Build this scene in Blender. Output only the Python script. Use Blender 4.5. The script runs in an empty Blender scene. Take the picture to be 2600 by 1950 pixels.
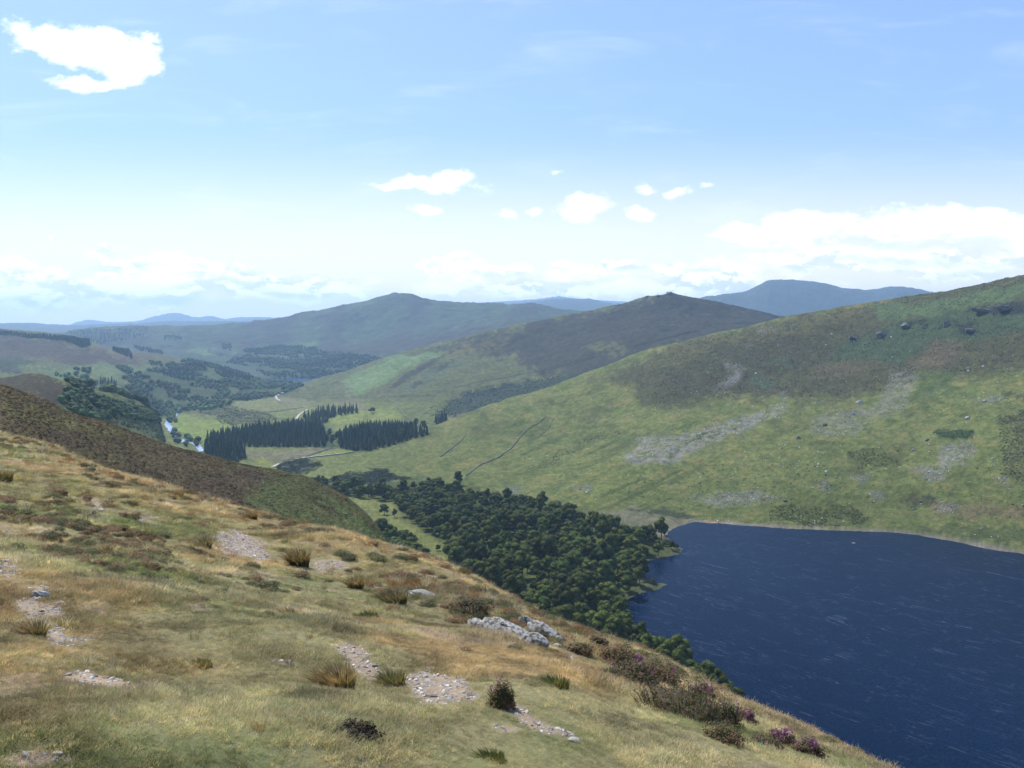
import bpy, math, random
import numpy as np
from mathutils import Vector
# ------------------------------------------------------------------ camera, world, sun, exposure
sc = bpy.context.scene
COL = sc.collection
F, CX, HZ = 1841.0, 1106.0, 700.0           # focal length, centre column and horizon row of the view, in picture units
cam_d = bpy.data.cameras.new('camera'); cam = bpy.data.objects.new('camera', cam_d); COL.objects.link(cam)
cam.location = (0, 0, 0); cam.rotation_euler = (math.radians(90), 0, 0)
cam_d.sensor_width = 36.0; cam_d.lens = 36.0 * F / 2212.0
cam_d.shift_y = (HZ - 829.5) / 2212.0
cam_d.clip_start = 0.05; cam_d.clip_end = 120000
sc.camera = cam
SUN_EL, SUN_AZ = math.radians(52), math.radians(-38)   # azimuth from +Y (view direction), negative = left
sc.view_settings.view_transform = 'Standard'; sc.view_settings.look = 'None'
SKY_G, SKY_K = 0.60, (1.92, 2.40, 3.45)
sc.view_settings.exposure = 0.6; sc.view_settings.gamma = 1.0
sc.cycles.use_denoising = True
sc.cycles.max_bounces = 5; sc.cycles.diffuse_bounces = 2; sc.cycles.glossy_bounces = 2
sc.cycles.transmission_bounces = 3; sc.cycles.volume_bounces = 1; sc.cycles.transparent_max_bounces = 6

class NB:
    def __init__(s, nt): s.nt = nt
    def n(s, t, **kw):
        o = s.nt.nodes.new(t)
        for k, v in kw.items(): setattr(o, k, v)
        return o
    def put(s, sock, v):
        if isinstance(v, bpy.types.NodeSocket): s.nt.links.new(v, sock)
        else: sock.default_value = v
    def m(s, op, a, b=0.0, c=None, clamp=False):
        o = s.n('ShaderNodeMath', operation=op, use_clamp=clamp); s.put(o.inputs[0], a); s.put(o.inputs[1], b)
        if c is not None: s.put(o.inputs[2], c)
        return o.outputs[0]
    def v(s, op, a, b=None, scale=None):
        o = s.n('ShaderNodeVectorMath', operation=op); s.put(o.inputs[0], a)
        if b is not None: s.put(o.inputs[1], b)
        if scale is not None: s.put(o.inputs['Scale'], scale)
        return o.outputs['Value' if op in ('LENGTH', 'DOT_PRODUCT') else 'Vector']
    def comb(s, x, y, z):
        o = s.n('ShaderNodeCombineXYZ')
        for i, q in enumerate((x, y, z)): s.put(o.inputs[i], q)
        return o.outputs[0]
    def noise(s, vec, scale, detail=4, rough=0.5, dist=0.0):
        o = s.n('ShaderNodeTexNoise'); s.put(o.inputs['Vector'], vec); s.put(o.inputs['Scale'], scale)
        o.inputs['Detail'].default_value = detail; o.inputs['Roughness'].default_value = rough
        o.inputs['Distortion'].default_value = dist
        return o.outputs['Fac']
    def rng(s, v, a, b, c=0.0, d=1.0, smooth=True):
        o = s.n('ShaderNodeMapRange', interpolation_type='SMOOTHSTEP' if smooth else 'LINEAR')
        s.put(o.inputs[0], v)
        for i, q in enumerate((a, b, c, d)): s.put(o.inputs[i + 1], q)
        return o.outputs[0]
    def mix(s, f, a, b, mode='MIX'):
        o = s.n('ShaderNodeMix', data_type='RGBA', blend_type=mode); s.put(o.inputs[0], f)
        s.put(o.inputs[6], a); s.put(o.inputs[7], b)
        return o.outputs[2]

def lin(c): return tuple((x / 255.0 / 12.92) if x <= 10 else ((x / 255.0 + 0.055) / 1.055) ** 2.4 for x in c)

world = bpy.data.worlds.new('World'); sc.world = world; world.use_nodes = True
nt = world.node_tree; nt.nodes.clear(); W = NB(nt)
sky = W.n('ShaderNodeTexSky', sky_type='NISHITA'); sky.sun_disc = False
sky.sun_elevation = SUN_EL; sky.sun_rotation = SUN_AZ
sky.altitude = 450; sky.air_density = 1.0; sky.dust_density = 0.7; sky.ozone_density = 1.3
geo = W.n('ShaderNodeTexCoord').outputs['Generated']
sep = W.n('ShaderNodeSeparateXYZ'); W.put(sep.inputs[0], geo)
yy = W.m('MAXIMUM', sep.outputs[1], 0.05)
A = W.m('DIVIDE', sep.outputs[0], yy); B = W.m('DIVIDE', sep.outputs[2], yy)
P = W.comb(A, B, 0.0)
wn = W.n('ShaderNodeTexNoise'); W.put(wn.inputs['Vector'], P); wn.inputs['Scale'].default_value = 11; wn.inputs['Detail'].default_value = 5; wn.inputs['Roughness'].default_value = 0.6
warp = W.v('SCALE', W.v('SUBTRACT', wn.outputs['Color'], (0.5, 0.5, 0.5)), scale=0.05)
PW = W.v('ADD', P, warp)
# clouds: u, v, half width, half height, strength
CL = [(175, 90, 130, 38, 1.25), (270, 120, 80, 48, 1.25), (170, 174, 75, 17, 1.05), (270, 158, 56, 22, 1.0), (40, 62, 36, 24, 0.75), (325, 72, 34, 12, 0.8),
      (925, 395, 105, 20, 1.0), (850, 400, 70, 12, 0.8), (970, 388, 55, 19, 1.0), (912, 463, 34, 13, 0.9), (1098, 459, 34, 15, 0.9),
      (1250, 446, 54, 28, 1.0), (1378, 459, 34, 18, 0.95), (1404, 403, 32, 17, 0.72), (1464, 416, 32, 17, 0.8), (1198, 371, 28, 9, 0.65), (1160, 452, 18, 8, .5), (1530, 400, 14, 8, .5),
      (122, 510, 24, 14, 0.6), (225, 546, 50, 14, 0.75), (40, 590, 110, 26, 1.0), (380, 585, 170, 32, 1.2), (560, 612, 220, 32, 1.2), (280, 628, 300, 30, 1.15), (720, 634, 130, 18, 1.1), (60, 640, 200, 34, 1.0),
      (980, 577, 70, 22, 1.1), (1080, 582, 90, 16, 1.0), (1290, 590, 130, 24, 1.05), (1000, 615, 110, 20, .9), (1200, 620, 320, 26, 1.0), (1520, 592, 180, 32, 1.0), (1560, 625, 260, 26, 1.0),
      (1620, 512, 75, 22, 1.2), (1780, 500, 150, 34, 1.25), (1960, 492, 160, 40, 1.3), (2080, 475, 110, 32, 1.3), (2190, 495, 70, 36, 1.2), (1760, 560, 260, 40, .95), (2050, 570, 240, 46, .95), (2300, 560, 160, 70, 1.0), (-150, 600, 160, 50, 1.0)]
mx = None; mlow = None
for (u, v, rw, rh, st) in CL:
    c = ((u - CX) / F, (HZ - v) / F, 0.0)
    d = W.v('DIVIDE', W.v('SUBTRACT', PW, c), (rw / F, rh / F, 1.0))
    e = W.m('MULTIPLY_ADD', W.v('LENGTH', d), -st * 0.62, st)
    mx = e if mx is None else W.m('SMOOTH_MAX', mx, e, 0.12)
Pn = W.v('MULTIPLY', P, (1.0, 1.7, 1.0))
n1 = W.noise(Pn, 26, 8, 0.62)
n2 = W.noise(W.v('ADD', Pn, (0.0, 0.012, 0.0)), 26, 8, 0.62)
dens = W.m('ADD', mx, W.m('MULTIPLY_ADD', n1, 1.5, -0.75))
cm = W.rng(dens, 0.24, 0.74)
thin = W.m('MULTIPLY', W.rng(W.noise(W.v('MULTIPLY', P, (1.0, 5.0, 1.0)), 5, 5, 0.6, 0.6), 0.5, 0.85), 0.16)
front = W.rng(sep.outputs[1], 0.05, 0.2)
cm = W.m('MULTIPLY', W.m('MAXIMUM', cm, thin), front)
shade = W.rng(W.m('SUBTRACT', n2, n1), -0.05, 0.05)
base_sh = W.rng(W.noise(W.v('MULTIPLY', P, (1.0, 3.6, 1.0)), 9, 5, 0.55), 0.40, 0.56)
sh = W.m('MULTIPLY', W.m('MULTIPLY', shade, base_sh), W.rng(B, 0.155, 0.09))
ccol = W.mix(sh, (15.0, 15.0, 15.0, 1), (9.0, 9.6, 10.8, 1))
gm = W.n('ShaderNodeGamma'); W.put(gm.inputs[0], sky.outputs[0]); gm.inputs[1].default_value = SKY_G
under_shade = None  # grey shade painted into the cloud colour along the undersides of the banks
for (u, v, rw, rh) in [(1960,530,270,13),(2110,512,110,12),(1960,567,240,11),(1640,545,120,8),(480,613,110,8),(360,640,140,8),(610,624,70,8),(1230,604,130,7),(1080,592,80,6),(2180,590,150,12)]:
    d = W.v('LENGTH', W.v('DIVIDE', W.v('SUBTRACT', PW, ((u - CX) / F, (HZ - v) / F, 0.0)), (rw / F, rh / F, 1.0)))
    e = W.rng(d, 1.5, .3); under_shade = e if under_shade is None else W.m('MAXIMUM', under_shade, e)
ccol = W.mix(W.m('MULTIPLY', under_shade, W.rng(n1, .3, .6, .35, .85)), ccol, (9.3, 9.7, 10.6, 1))
skyc = W.mix(1.0, gm.outputs[0], (*SKY_K, 1), 'MULTIPLY')
hazec = W.mix(W.m('MULTIPLY', W.rng(B, 0.24, 0.0), 0.9, clamp=True), skyc, (13.6, 12.2, 12.2, 1))
out = W.mix(cm, hazec, ccol)
bg = W.n('ShaderNodeBackground'); W.put(bg.inputs[0], out); bg.inputs[1].default_value = 0.075
wo = W.n('ShaderNodeOutputWorld'); nt.links.new(bg.outputs[0], wo.inputs[0])

sl = bpy.data.lights.new('sun', 'SUN'); sl.energy = 4.0; sl.angle = math.radians(0.5); sl.color = (1.0, 0.955, 0.88)
so = bpy.data.objects.new('sun', sl); COL.objects.link(so)
sdir = Vector((math.sin(SUN_AZ) * math.cos(SUN_EL), math.cos(SUN_AZ) * math.cos(SUN_EL), math.sin(SUN_EL)))
so.rotation_euler = sdir.to_track_quat('Z', 'Y').to_euler(); so.location = (0, 0, 50)

# ------------------------------------------------------------------ noise
rs = np.random.RandomState(7); random.seed(7)
def _h(i, j, s):
    n = (i.astype(np.int64) * 374761393 + j.astype(np.int64) * 668265263 + s * 1442695041) & 0x7fffffff
    n = ((n ^ (n >> 13)) * 1274126177) & 0x7fffffff
    return ((n ^ (n >> 16)) & 0xffffff) / float(0xffffff)
def vnoise(x, y, s=0):
    i = np.floor(x); j = np.floor(y); fx = x - i; fy = y - j
    fx = fx * fx * (3 - 2 * fx); fy = fy * fy * (3 - 2 * fy)
    i = i.astype(np.int64); j = j.astype(np.int64)
    a = _h(i, j, s); b = _h(i + 1, j, s); c = _h(i, j + 1, s); d = _h(i + 1, j + 1, s)
    return (a * (1 - fx) + b * fx) * (1 - fy) + (c * (1 - fx) + d * fx) * fy
def fbm(x, y, sc_=1.0, o=4, s=0, r=0.5):
    t = 0; a = 1; w = 0; x = x / sc_; y = y / sc_
    for k in range(o):
        t = t + a * (vnoise(x, y, s + k * 17) * 2 - 1); w += a; a *= r
        x, y = x * 1.6 + y * 1.2 + 3.7, y * 1.6 - x * 1.2 + 9.1
    return t / w
def sstep(x, a, b):
    t = np.clip((x - a) / (b - a), 0, 1); return t * t * (3 - 2 * t)

# ------------------------------------------------------------------ terrain: stations from near to far, each a line across the view
# entry: (u, v, y) or (u, 'z', z, y)
ST = [
 [(-500,'z',-1.55,.8),(0,'z',-1.58,.8),(1106,'z',-1.66,.8),(2212,'z',-1.75,.8),(2700,'z',-1.8,.8)],
 [(-500,1659,2.9),(0,1659,3.0),(500,1659,3.3),(1106,1659,3.8),(1500,1659,4.2),(1900,1700,4.6),(2212,1860,4.0),(2700,2100,3.5)],
 [(-500,1290,5.2),(0,1345,5.4),(500,1380,6.0),(800,1420,6.5),(1106,1460,7.0),(1400,1530,7.0),(1700,1620,6.6),(1900,1690,6.0),(2212,1820,5.0),(2700,2030,4.4)],
 [(-500,1030,14),(0,1120,12.5),(250,1160,12.3),(500,1220,12),(800,1290,11.5),(1106,1370,10.3),(1400,1470,9.3),(1700,1590,8.3),(1900,1677,7.2),(2212,1812,5.9),(2700,2000,5.2)],
 [(-500,850,55),(0,937,40),(100,962,36),(230,1014,30),(400,1064,25),(560,1112,22),(700,1150,19),(840,1193,17),(1000,1250,15),(1106,1302,13.6),(1200,1350,12.5),(1300,1388,11.7),(1400,1425,11),(1560,1508,10),(1700,1572,9.3),(1900,1659,8.2),(2212,1805,6.8),(2700,1980,6)],
 [(-500,'z',-20,100),(0,'z',-19,80),(450,'z',-24,70),(840,'z',-24,55),(1200,'z',-26,50),(1560,'z',-28,46),(1900,'z',-28,40),(2212,'z',-28,36),(2700,'z',-28,34)],
 [(-500,740,190),(0,833,180),(69,853,195),(138,888,210),(215,911,230),(294,938,250),(381,966,265),(450,981,280),(519,1001,295),(588,1015,310),(658,1032,330),(692,1049,338),(744,1080,340),(800,1130,335),(830,1180,325),(870,'z',-92,310),(1000,'z',-93,290),(1200,'z',-95,250),(1560,'z',-90,200),(1900,'z',-85,160),(2212,'z',-88,150),(2700,'z',-90,140)],
 [(-500,'z',-60,420),(0,'z',-80,420),(300,'z',-135,520),(560,'z',-175,540),(830,'z',-170,450),(1000,'z',-177,450),(1200,'z',-188,430),(1380,'z',-202,410),(1600,'z',-204,330),(1900,'z',-204,270),(2212,'z',-204,250),(2700,'z',-204,240)],
 [(-500,790,900),(0,817,900),(69,807,900),(138,824,930),(200,842,1040),(300,868,1380),(340,900,1480),(370,'z',-236,1500),(450,'z',-236,1500),(550,'z',-232,1350),(660,'z',-226,1230),(750,'z',-219,1050),(850,'z',-214,950),(1000,'z',-209,900),(1200,'z',-205,880),(1300,'z',-202,865),(1450,'z',-199,855),(1600,'z',-199,840),(1900,'z',-199,835),(2100,'z',-199,790),(2212,'z',-199,755),(2400,'z',-199,690),(2700,'z',-199,600)],
 [(-500,'z',-70,1100),(0,'z',-85,1100),(138,'z',-95,1120),(200,'z',-115,1230),(300,'z',-160,1540),(370,'z',-237,1600),(450,'z',-237,1600),(550,'z',-233,1450),(650,'z',-228,1350),(750,'z',-224,1250),(850,1035,1230),(1000,1035,1180),(1150,1062,1060),(1300,1050,1000),(1450,1050,980),(1600,1030,990),(1800,1000,1000),(2000,1000,950),(2212,1000,880),(2700,900,760)],
 [(-500,'z',-90,1300),(0,'z',-115,1300),(138,'z',-130,1340),(200,'z',-160,1450),(300,'z',-205,1680),(370,'z',-239,1750),(450,'z',-238,1750),(550,'z',-234,1600),(650,'z',-230,1500),(750,'z',-226,1400),(850,1010,1330),(1000,982,1340),(1150,975,1340),(1300,945,1350),(1450,900,1320),(1600,880,1320),(1800,850,1300),(2000,830,1220),(2212,800,1150),(2700,740,1000)],
 [(-500,'z',-120,1600),(0,'z',-150,1600),(138,'z',-165,1650),(200,'z',-210,1800),(300,'z',-238,1900),(370,'z',-240,1950),(450,'z',-240,1980),(550,'z',-238,1850),(650,'z',-235,1780),(750,'z',-230,1620),(850,956,1560),(950,918,1660),(1000,895,1700),(1100,862,1760),(1150,848,1800),(1230,820,1830),(1300,793,1850),(1400,757,1850),(1500,732,1830),(1600,710,1800),(1700,686,1780),(1800,666,1750),(1900,650,1700),(2000,634,1650),(2100,617,1580),(2212,597,1500),(2450,560,1350),(2700,530,1250)],
 [(-500,'z',-170,1900),(0,'z',-190,1900),(138,'z',-205,1950),(200,'z',-237,2080),(300,'z',-243,2200),(400,'z',-244,2420),(450,'z',-244,2400),(550,'z',-243,2300),(650,'z',-242,2150),(750,'z',-240,2000),(850,'z',-238,1930),(1000,'z',-237,1950),(1150,'z',-225,2100),(1300,'z',-170,2250),(1450,'z',-130,2300),(1600,'z',-110,2350),(1800,'z',-90,2350),(2212,'z',-40,2300),(2700,'z',0,2300)],
 [(-500,790,2300),(0,800,2300),(138,815,2250),(200,834,2250),(300,850,2450),(400,855,2700),(450,866,2650),(550,861,2800),(600,858,2850),(690,868,2500),(750,870,2450),(850,868,2350),(1000,868,2300),(1150,835,2400),(1300,780,2500),(1450,742,2550),(1600,705,2700),(1800,740,2700),(2212,760,2700),(2700,760,2700)],
 [(-500,750,3000),(0,760,3000),(138,768,2900),(200,785,2800),(300,800,3000),(400,815,3100),(450,822,3100),(550,836,3200),(600,853,2960),(690,840,3000),(750,832,2950),(850,815,2850),(1000,793,2800),(1150,755,2850),(1300,716,2850),(1380,690,2850),(1450,678,2900),(1600,684,2950),(1800,718,3000),(2212,740,3000),(2700,740,3000)],
 [(-500,695,3600),(0,713,3600),(100,722,3600),(190,738,3600),(215,750,3550),(250,760,3550),(350,770,3600),(400,784,3500),(450,795,3500),(500,806,3500),(550,819,3500),(590,834,3400),(610,847,3050),(640,836,3300),(690,820,3400),(760,798,3400),(830,776,3400),(900,756,3350),(1000,731,3300),(1080,712,3250),(1150,697,3200),(1200,687,3200),(1260,675,3200),(1290,669,3150),(1330,662,3130),(1370,651,3120),(1400,643,3110),(1430,639,3100),(1447,635,3100),(1470,640,3100),(1500,647,3100),(1540,653,3100),(1600,664,3100),(1650,675,3100),(1700,686,3100),(1800,702,3100),(2212,750,3100),(2700,760,3100)],
 [(-500,'z',-80,4400),(0,'z',-80,4500),(200,'z',-130,4400),(300,'z',-158,4300),(450,'z',-212,4200),(550,'z',-255,3750),(600,'z',-255,3650),(690,'z',-255,3720),(760,'z',-245,3950),(850,'z',-190,4100),(1000,'z',-130,4200),(1150,'z',-60,4200),(1300,'z',0,4200),(1450,'z',20,4200),(1600,'z',0,4200),(1800,'z',-30,4200),(2212,'z',-60,4200),(2700,'z',-60,4200)],
 [(-500,735,5000),(0,735,5000),(150,742,5000),(300,755,5000),(400,768,4900),(450,776,4800),(550,798,4300),(640,800,4250),(700,792,4350),(800,768,4600),(900,743,4800),(1000,722,4900),(1150,697,5000),(1260,692,5000),(1450,700,5000),(1800,710,5000),(2700,720,5000)],
 [(-500,722,5600),(0,726,5600),(150,728,5600),(300,736,5600),(400,748,5400),(450,752,5300),(550,752,5300),(700,742,5300),(800,727,5500),(900,703,5500),(1000,688,5500),(1150,676,5500),(1260,684,5500),(1450,695,5500),(1800,700,5600),(2700,712,5600)],
 [(-500,720,6500),(0,722,6500),(130,722,6500),(155,717,6500),(200,710,6500),(300,706,6500),(450,705,6500),(520,699,6500),(600,689,6450),(650,680,6400),(690,672,6350),(730,664,6300),(770,655,6300),(800,649,6300),(830,641,6300),(850,637,6300),(872,635,6300),(890,638,6300),(910,645,6300),(940,651,6300),(1000,655,6400),(1060,657,6500),(1150,657,6500),(1165,659,6500),(1190,666,6500),(1230,672,6500),(1290,678,6500),(1400,690,6500),(1600,692,6500),(1800,700,6500),(2700,705,6500)],
 [(-500,'z',-150,7700),(400,'z',-120,7800),(870,'z',20,7700),(1150,'z',20,7700),(1400,'z',-20,7700),(2700,'z',-50,7700)],
 [(-500,705,12500),(0,700.5,12500),(52,699,12500),(138,704,12500),(311,699.5,12500),(363,696,12500),(450,696,12500),(600,695,12500),(900,680,12500),(1106,660,12500),(1156,654,12500),(1206,648.5,12500),(1271,648.5,12500),(1306,656,12000),(1400,664,11000),(1480,656,9400),(1516,645,9200),(1560,638,9000),(1611,632,9000),(1640,617,9000),(1665,607.5,9000),(1696,606.5,9000),(1771,612.5,9000),(1831,625,9000),(1881,627.5,9000),(1931,621,9000),(1966,623.5,9000),(2011,633,9000),(2212,650,9000),(2700,660,9000)],
 [(-500,'z',-150,15500),(600,'z',-100,15500),(1200,'z',150,15500),(1500,'z',100,14500),(2700,'z',0,14500)],
 [(-500,700,20000),(0,705,20000),(138,703.6,20000),(190,692.5,20000),(242,697,20000),(284,696,20000),(346,682,20000),(379,677.6,20000),(426,686,20000),(457,684,20000),(485,690,20000),(519,686.5,20000),(588,687,20000),(700,690,20000),(1050,655,20000),(1106,651.5,20000),(1166,647,20000),(1206,641.5,20000),(1236,645,20000),(1296,650,20000),(1346,653,20000),(1450,665,20000),(2700,690,20000)],
 [(-500,'z',-400,25000),(2700,'z',-400,25000)],
]
def pchip1(xk, yk, x):
    xk = np.asarray(xk, float); yk = np.asarray(yk, float)
    h = np.diff(xk); d = np.diff(yk) / h
    m = np.zeros_like(yk); m[0] = d[0]; m[-1] = d[-1]
    for k in range(1, len(xk) - 1):
        if d[k - 1] * d[k] > 0:
            w1 = 2 * h[k] + h[k - 1]; w2 = h[k] + 2 * h[k - 1]
            m[k] = (w1 + w2) / (w1 / d[k - 1] + w2 / d[k])
    i = np.clip(np.searchsorted(xk, x) - 1, 0, len(xk) - 2); t = (x - xk[i]) / h[i]
    return ((2*t**3-3*t**2+1)*yk[i] + (t**3-2*t**2+t)*h[i]*m[i] + (-2*t**3+3*t**2)*yk[i+1] + (t**3-t**2)*h[i]*m[i+1])
DU = 2.6
US = np.arange(-420, 2640, DU); NC = len(US)
YS = []; ZS = []
for st in ST:
    ys = pchip1([p[0] for p in st], [math.log(p[-1]) for p in st], US); ys = np.exp(ys)
    # interpolate in slope z/y so the line keeps its place in view
    sl_ = pchip1([p[0] for p in st], [(p[2] / p[3] if p[1] == 'z' else -(p[1] - HZ) / F) for p in st], US)
    YS.append(ys); ZS.append(sl_ * ys)
YS = np.array(YS); ZS = np.array(ZS)
assert (np.diff(YS, axis=0) > 0).all()
H = np.diff(YS, axis=0); D = np.diff(ZS, axis=0) / H
M = np.zeros_like(YS); M[0] = D[0]; M[-1] = D[-1]
for k in range(1, len(ST) - 1):
    w1 = 2 * H[k] + H[k - 1]; w2 = H[k] + 2 * H[k - 1]
    same = D[k - 1] * D[k] > 0
    with np.errstate(divide='ignore', invalid='ignore'):
        mm = (w1 + w2) / (w1 / D[k - 1] + w2 / D[k])
    M[k] = np.where(same, mm, 0.0)
NR = [14, 130, 110, 90, 34, 90, 44, 80, 70, 110, 110, 26, 60, 60, 70, 24, 30, 30, 56, 14, 34, 8, 18, 8]
rowsY, rowsZ, rowK = [], [], []
for k in range(len(ST) - 1):
    n = NR[k]
    for r in range(n + (k == len(ST) - 2)):
        t0 = r / n
        yv = 1.0 / ((1 - t0) / YS[k] + t0 / YS[k + 1])
        t = (yv - YS[k]) / H[k]
        z = (2*t**3-3*t**2+1)*ZS[k] + (t**3-2*t**2+t)*H[k]*M[k] + (-2*t**3+3*t**2)*ZS[k+1] + (t**3-t**2)*H[k]*M[k+1]
        rowsY.append(yv); rowsZ.append(z); rowK.append(k + t0)
GY = np.array(rowsY); GZ = np.array(rowsZ); RK = np.array(rowK); NRW = len(RK)
GU = np.broadcast_to(US, GY.shape); GX = (GU - CX) / F * GY
KK = np.broadcast_to(RK[:, None], GY.shape)
# relief
def relief(x, y, k):
    r = np.zeros_like(x)
    fg = k < 5
    a = 0.08 * fbm(x, y, 0.9, 4, 3) + 0.14 * fbm(x, y, 3.5, 3, 9)
    r = np.where(fg, a * sstep(y, 1.0, 3.0), r)
    hs = (k >= 5) & (k < 7.6)
    r = np.where(hs, (0.9 * fbm(x, y, 22, 4, 11) + 0.28 * fbm(x, y, 4, 3, 5)) * sstep(k, 5, 5.5), r)
    md = k >= 7.6
    amp = np.clip(y * 0.0022, 1.0, 26)
    big = amp * fbm(x, y, 90 + 0 * y, 5, 21, .55) + amp * 0.25 * fbm(x, y, 18, 3, 31)
    rough = big * sstep(y, 800, 1000)
    gul = amp * 1.6 * (0.5 - np.abs(fbm(x, y, 170, 4, 41)))
    gul = gul * sstep(k, 8.2, 9.0)
    floor = (k > 8) & (k < 13.2)
    fl = np.where(floor, 0.15, 1.0)
    far = 9 * fbm(x, y, 420, 4, 51) * sstep(y, 4500, 6000) * (1 - .8 * sstep(y, 7800, 8600))
    rough = rough * (1 - .7 * sstep(y, 7800, 8600))
    r = np.where(md, rough * fl + gul * fl * np.where(k < 13, .7, 1) + far, r)
    return r
FLOORM = sstep(GU, 900, 760) * sstep(KK, 7.8, 8.2) * (1 - sstep(KK, 12.9, 13.4)) * sstep(GU, 330, 380)   # flat valley floor
RH = sstep(GU, 820, 1150) * sstep(KK, 8.0, 9.0) * (1 - sstep(KK, 12, 12.5))
rel = relief(GX, GY, KK)
mdz = KK >= 7.6
rel = np.where(mdz & (KK < 12.5), rel * (0.15 + 0.85 * 0), rel)
extra = RH * (3.2 * fbm(GX, GY, 70, 5, 61, .5) + 0.7 * fbm(GX, GY, 12, 3, 63) - 5.0 * np.abs(fbm(GX * 1.0 + GY * .6, GY * .35, 60, 3, 67)) + 1.3)
lft = sstep(GU, 420, 300) * sstep(KK, 7.5, 8.2) * (1 - sstep(KK, 12, 12.9))
extra = extra + lft * 4 * fbm(GX, GY, 60, 4, 71)
cliff = sstep(GU, 1900, 2100) * RH * sstep(KK, 10.4, 11.0) * (1 - sstep(KK, 11.7, 12))
extra = extra + cliff * 8 * fbm(GX, GY, 40, 4, 73)
GZ = GZ + rel * (1 - 0.7 * FLOORM) + extra * sstep(GY, 850, 1050)

PL1_ = [(446,952),(500,940),(560,928),(610,920),(655,914),(700,920),(724,930),(728,955),(722,966),(640,966),(560,966),(520,966),(470,966)]
PL2_ = [(722,940),(780,930),(850,925),(905,936),(930,938),(860,958),(800,975),(765,976),(724,966)]
# ---- lakes: carve and shore
def at_plane(u, v, z): y = -z * F / (v - HZ); return ((u - CX) / F * y, y)
LZ = -200.0
lakeZ = [(2700,1360),(2400,1262),(2212,1197),(2130,1185),(2060,1170),(1990,1158),(1930,1150),(1860,1148),(1780,1146),(1700,1141),(1600,1134),(1530,1129),(1500,1127),(1462,1136),(1436,1152),(1446,1170),(1474,1186),(1455,1200),(1412,1206),(1388,1216),(1382,1240),(1400,1256),(1436,1262),(1420,1272),(1385,1280),(1355,1292),(1336,1304),(1345,1325),(1372,1352),(1385,1380),(1410,1412),(1450,1440),(1500,1475),(1560,1520),(1640,1580),(1760,1660),(1950,1800),(2200,1950),(2700,2200)]
LP = np.array([at_plane(u, v, LZ) for u, v in lakeZ])
DZ_ = -252.0
danZ = [(560,819),(600,816.5),(640,815.5),(700,815.5),(780,813),(780,835),(700,833),(660,828),(620,823.5),(585,822.5)]
DP = np.array([at_plane(u, v, DZ_) for u, v in danZ])
def sdf(px, py, poly):
    """signed distance, negative inside"""
    d = np.full(px.shape, 1e18); ins = np.zeros(px.shape, bool); n = len(poly)
    for i in range(n):
        ax, ay = poly[i]; bx, by = poly[(i + 1) % n]; ex, ey = bx - ax, by - ay
        wx, wy = px - ax, py - ay
        t = np.clip((wx * ex + wy * ey) / (ex * ex + ey * ey + 1e-12), 0, 1)
        dx, dy = wx - ex * t, wy - ey * t
        d = np.minimum(d, dx * dx + dy * dy)
        c = ((ay <= py) != (by <= py)) & (px < (bx - ax) * (py - ay) / (by - ay + 1e-12) + ax)
        ins ^= c
    return np.where(ins, -1, 1) * np.sqrt(d)
m = (KK > 6.5) & (KK < 10) & (GU > 800)
wob = 2.5 * fbm(GX[m], GY[m], 14, 3, 81) + 1.0 * fbm(GX[m], GY[m], 4, 2, 83)
sd = sdf(GX[m], GY[m], LP) + wob
zz = GZ[m]
tgt = LZ + 0.15 + np.where(sd > 0, np.minimum(sd * 0.07, 4.5) + 0.25 * fbm(GX[m], GY[m], 6, 3, 85) * sstep(sd, 0, 6), np.maximum(sd * 0.12, -4))
bl = sstep(sd, 25, 110)
zz2 = np.where(sd <= 0, np.minimum(tgt, LZ + .1 + np.maximum(sd * .12, -4)), tgt * (1 - bl) + np.maximum(zz, LZ + 2.0 - np.maximum(sd - 60, 0) * .08) * bl)
near = (GY[m] < 400) & (KK[m] < 7.2)
GZ[m] = np.where(near & (sd > 0), np.maximum(zz, LZ + 0.3), zz2)
m = (KK > 15) & (KK < 18) & (GU > 500) & (GU < 820)
sd = sdf(GX[m], GY[m], DP)
GZ[m] = np.where(sd < 0, DZ_ - 1.5, np.maximum(GZ[m], DZ_ + np.minimum(sd * .1, 6)))
GV = HZ - GZ / GY * F

def ground(x, y):
    x = np.atleast_1d(np.asarray(x, float)); y = np.atleast_1d(np.asarray(y, float))
    c = np.clip((CX + F * x / y - US[0]) / DU, 0, NC - 1.001); c0 = c.astype(int); f = c - c0
    o = np.zeros_like(x)
    order = np.argsort(c0); 
    for cc in np.unique(c0):
        s = np.nonzero(c0 == cc)[0]
        o[s] = np.interp(y[s], GY[:, cc], GZ[:, cc]) * (1 - f[s]) + np.interp(y[s], GY[:, cc + 1], GZ[:, cc + 1]) * f[s]
    return o
def kof(x, y):
    x = np.atleast_1d(np.asarray(x, float)); y = np.atleast_1d(np.asarray(y, float))
    c0 = np.clip(np.round((CX + F * x / y - US[0]) / DU), 0, NC - 1).astype(int); o = np.zeros_like(x)
    for cc in np.unique(c0):
        s = np.nonzero(c0 == cc)[0]; o[s] = np.interp(y[s], GY[:, cc], RK)
    return o
def hit(u, v, k0=0.0):
    """first terrain point seen at (u, v), starting at station k0"""
    c = int(round((u - US[0]) / DU)); col = GV[:, c]
    idx = np.nonzero((col <= v) & (RK >= k0))[0]
    i = int(idx[0]); 
    if i > 0 and RK[i - 1] >= k0 and col[i - 1] > v:
        t = (col[i - 1] - v) / (col[i - 1] - col[i]); y = GY[i - 1, c] * (1 - t) + GY[i, c] * t
    else: y = GY[i, c]
    x = (u - CX) / F * y
    return Vector((x, y, float(ground(x, y)[0])))

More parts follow.
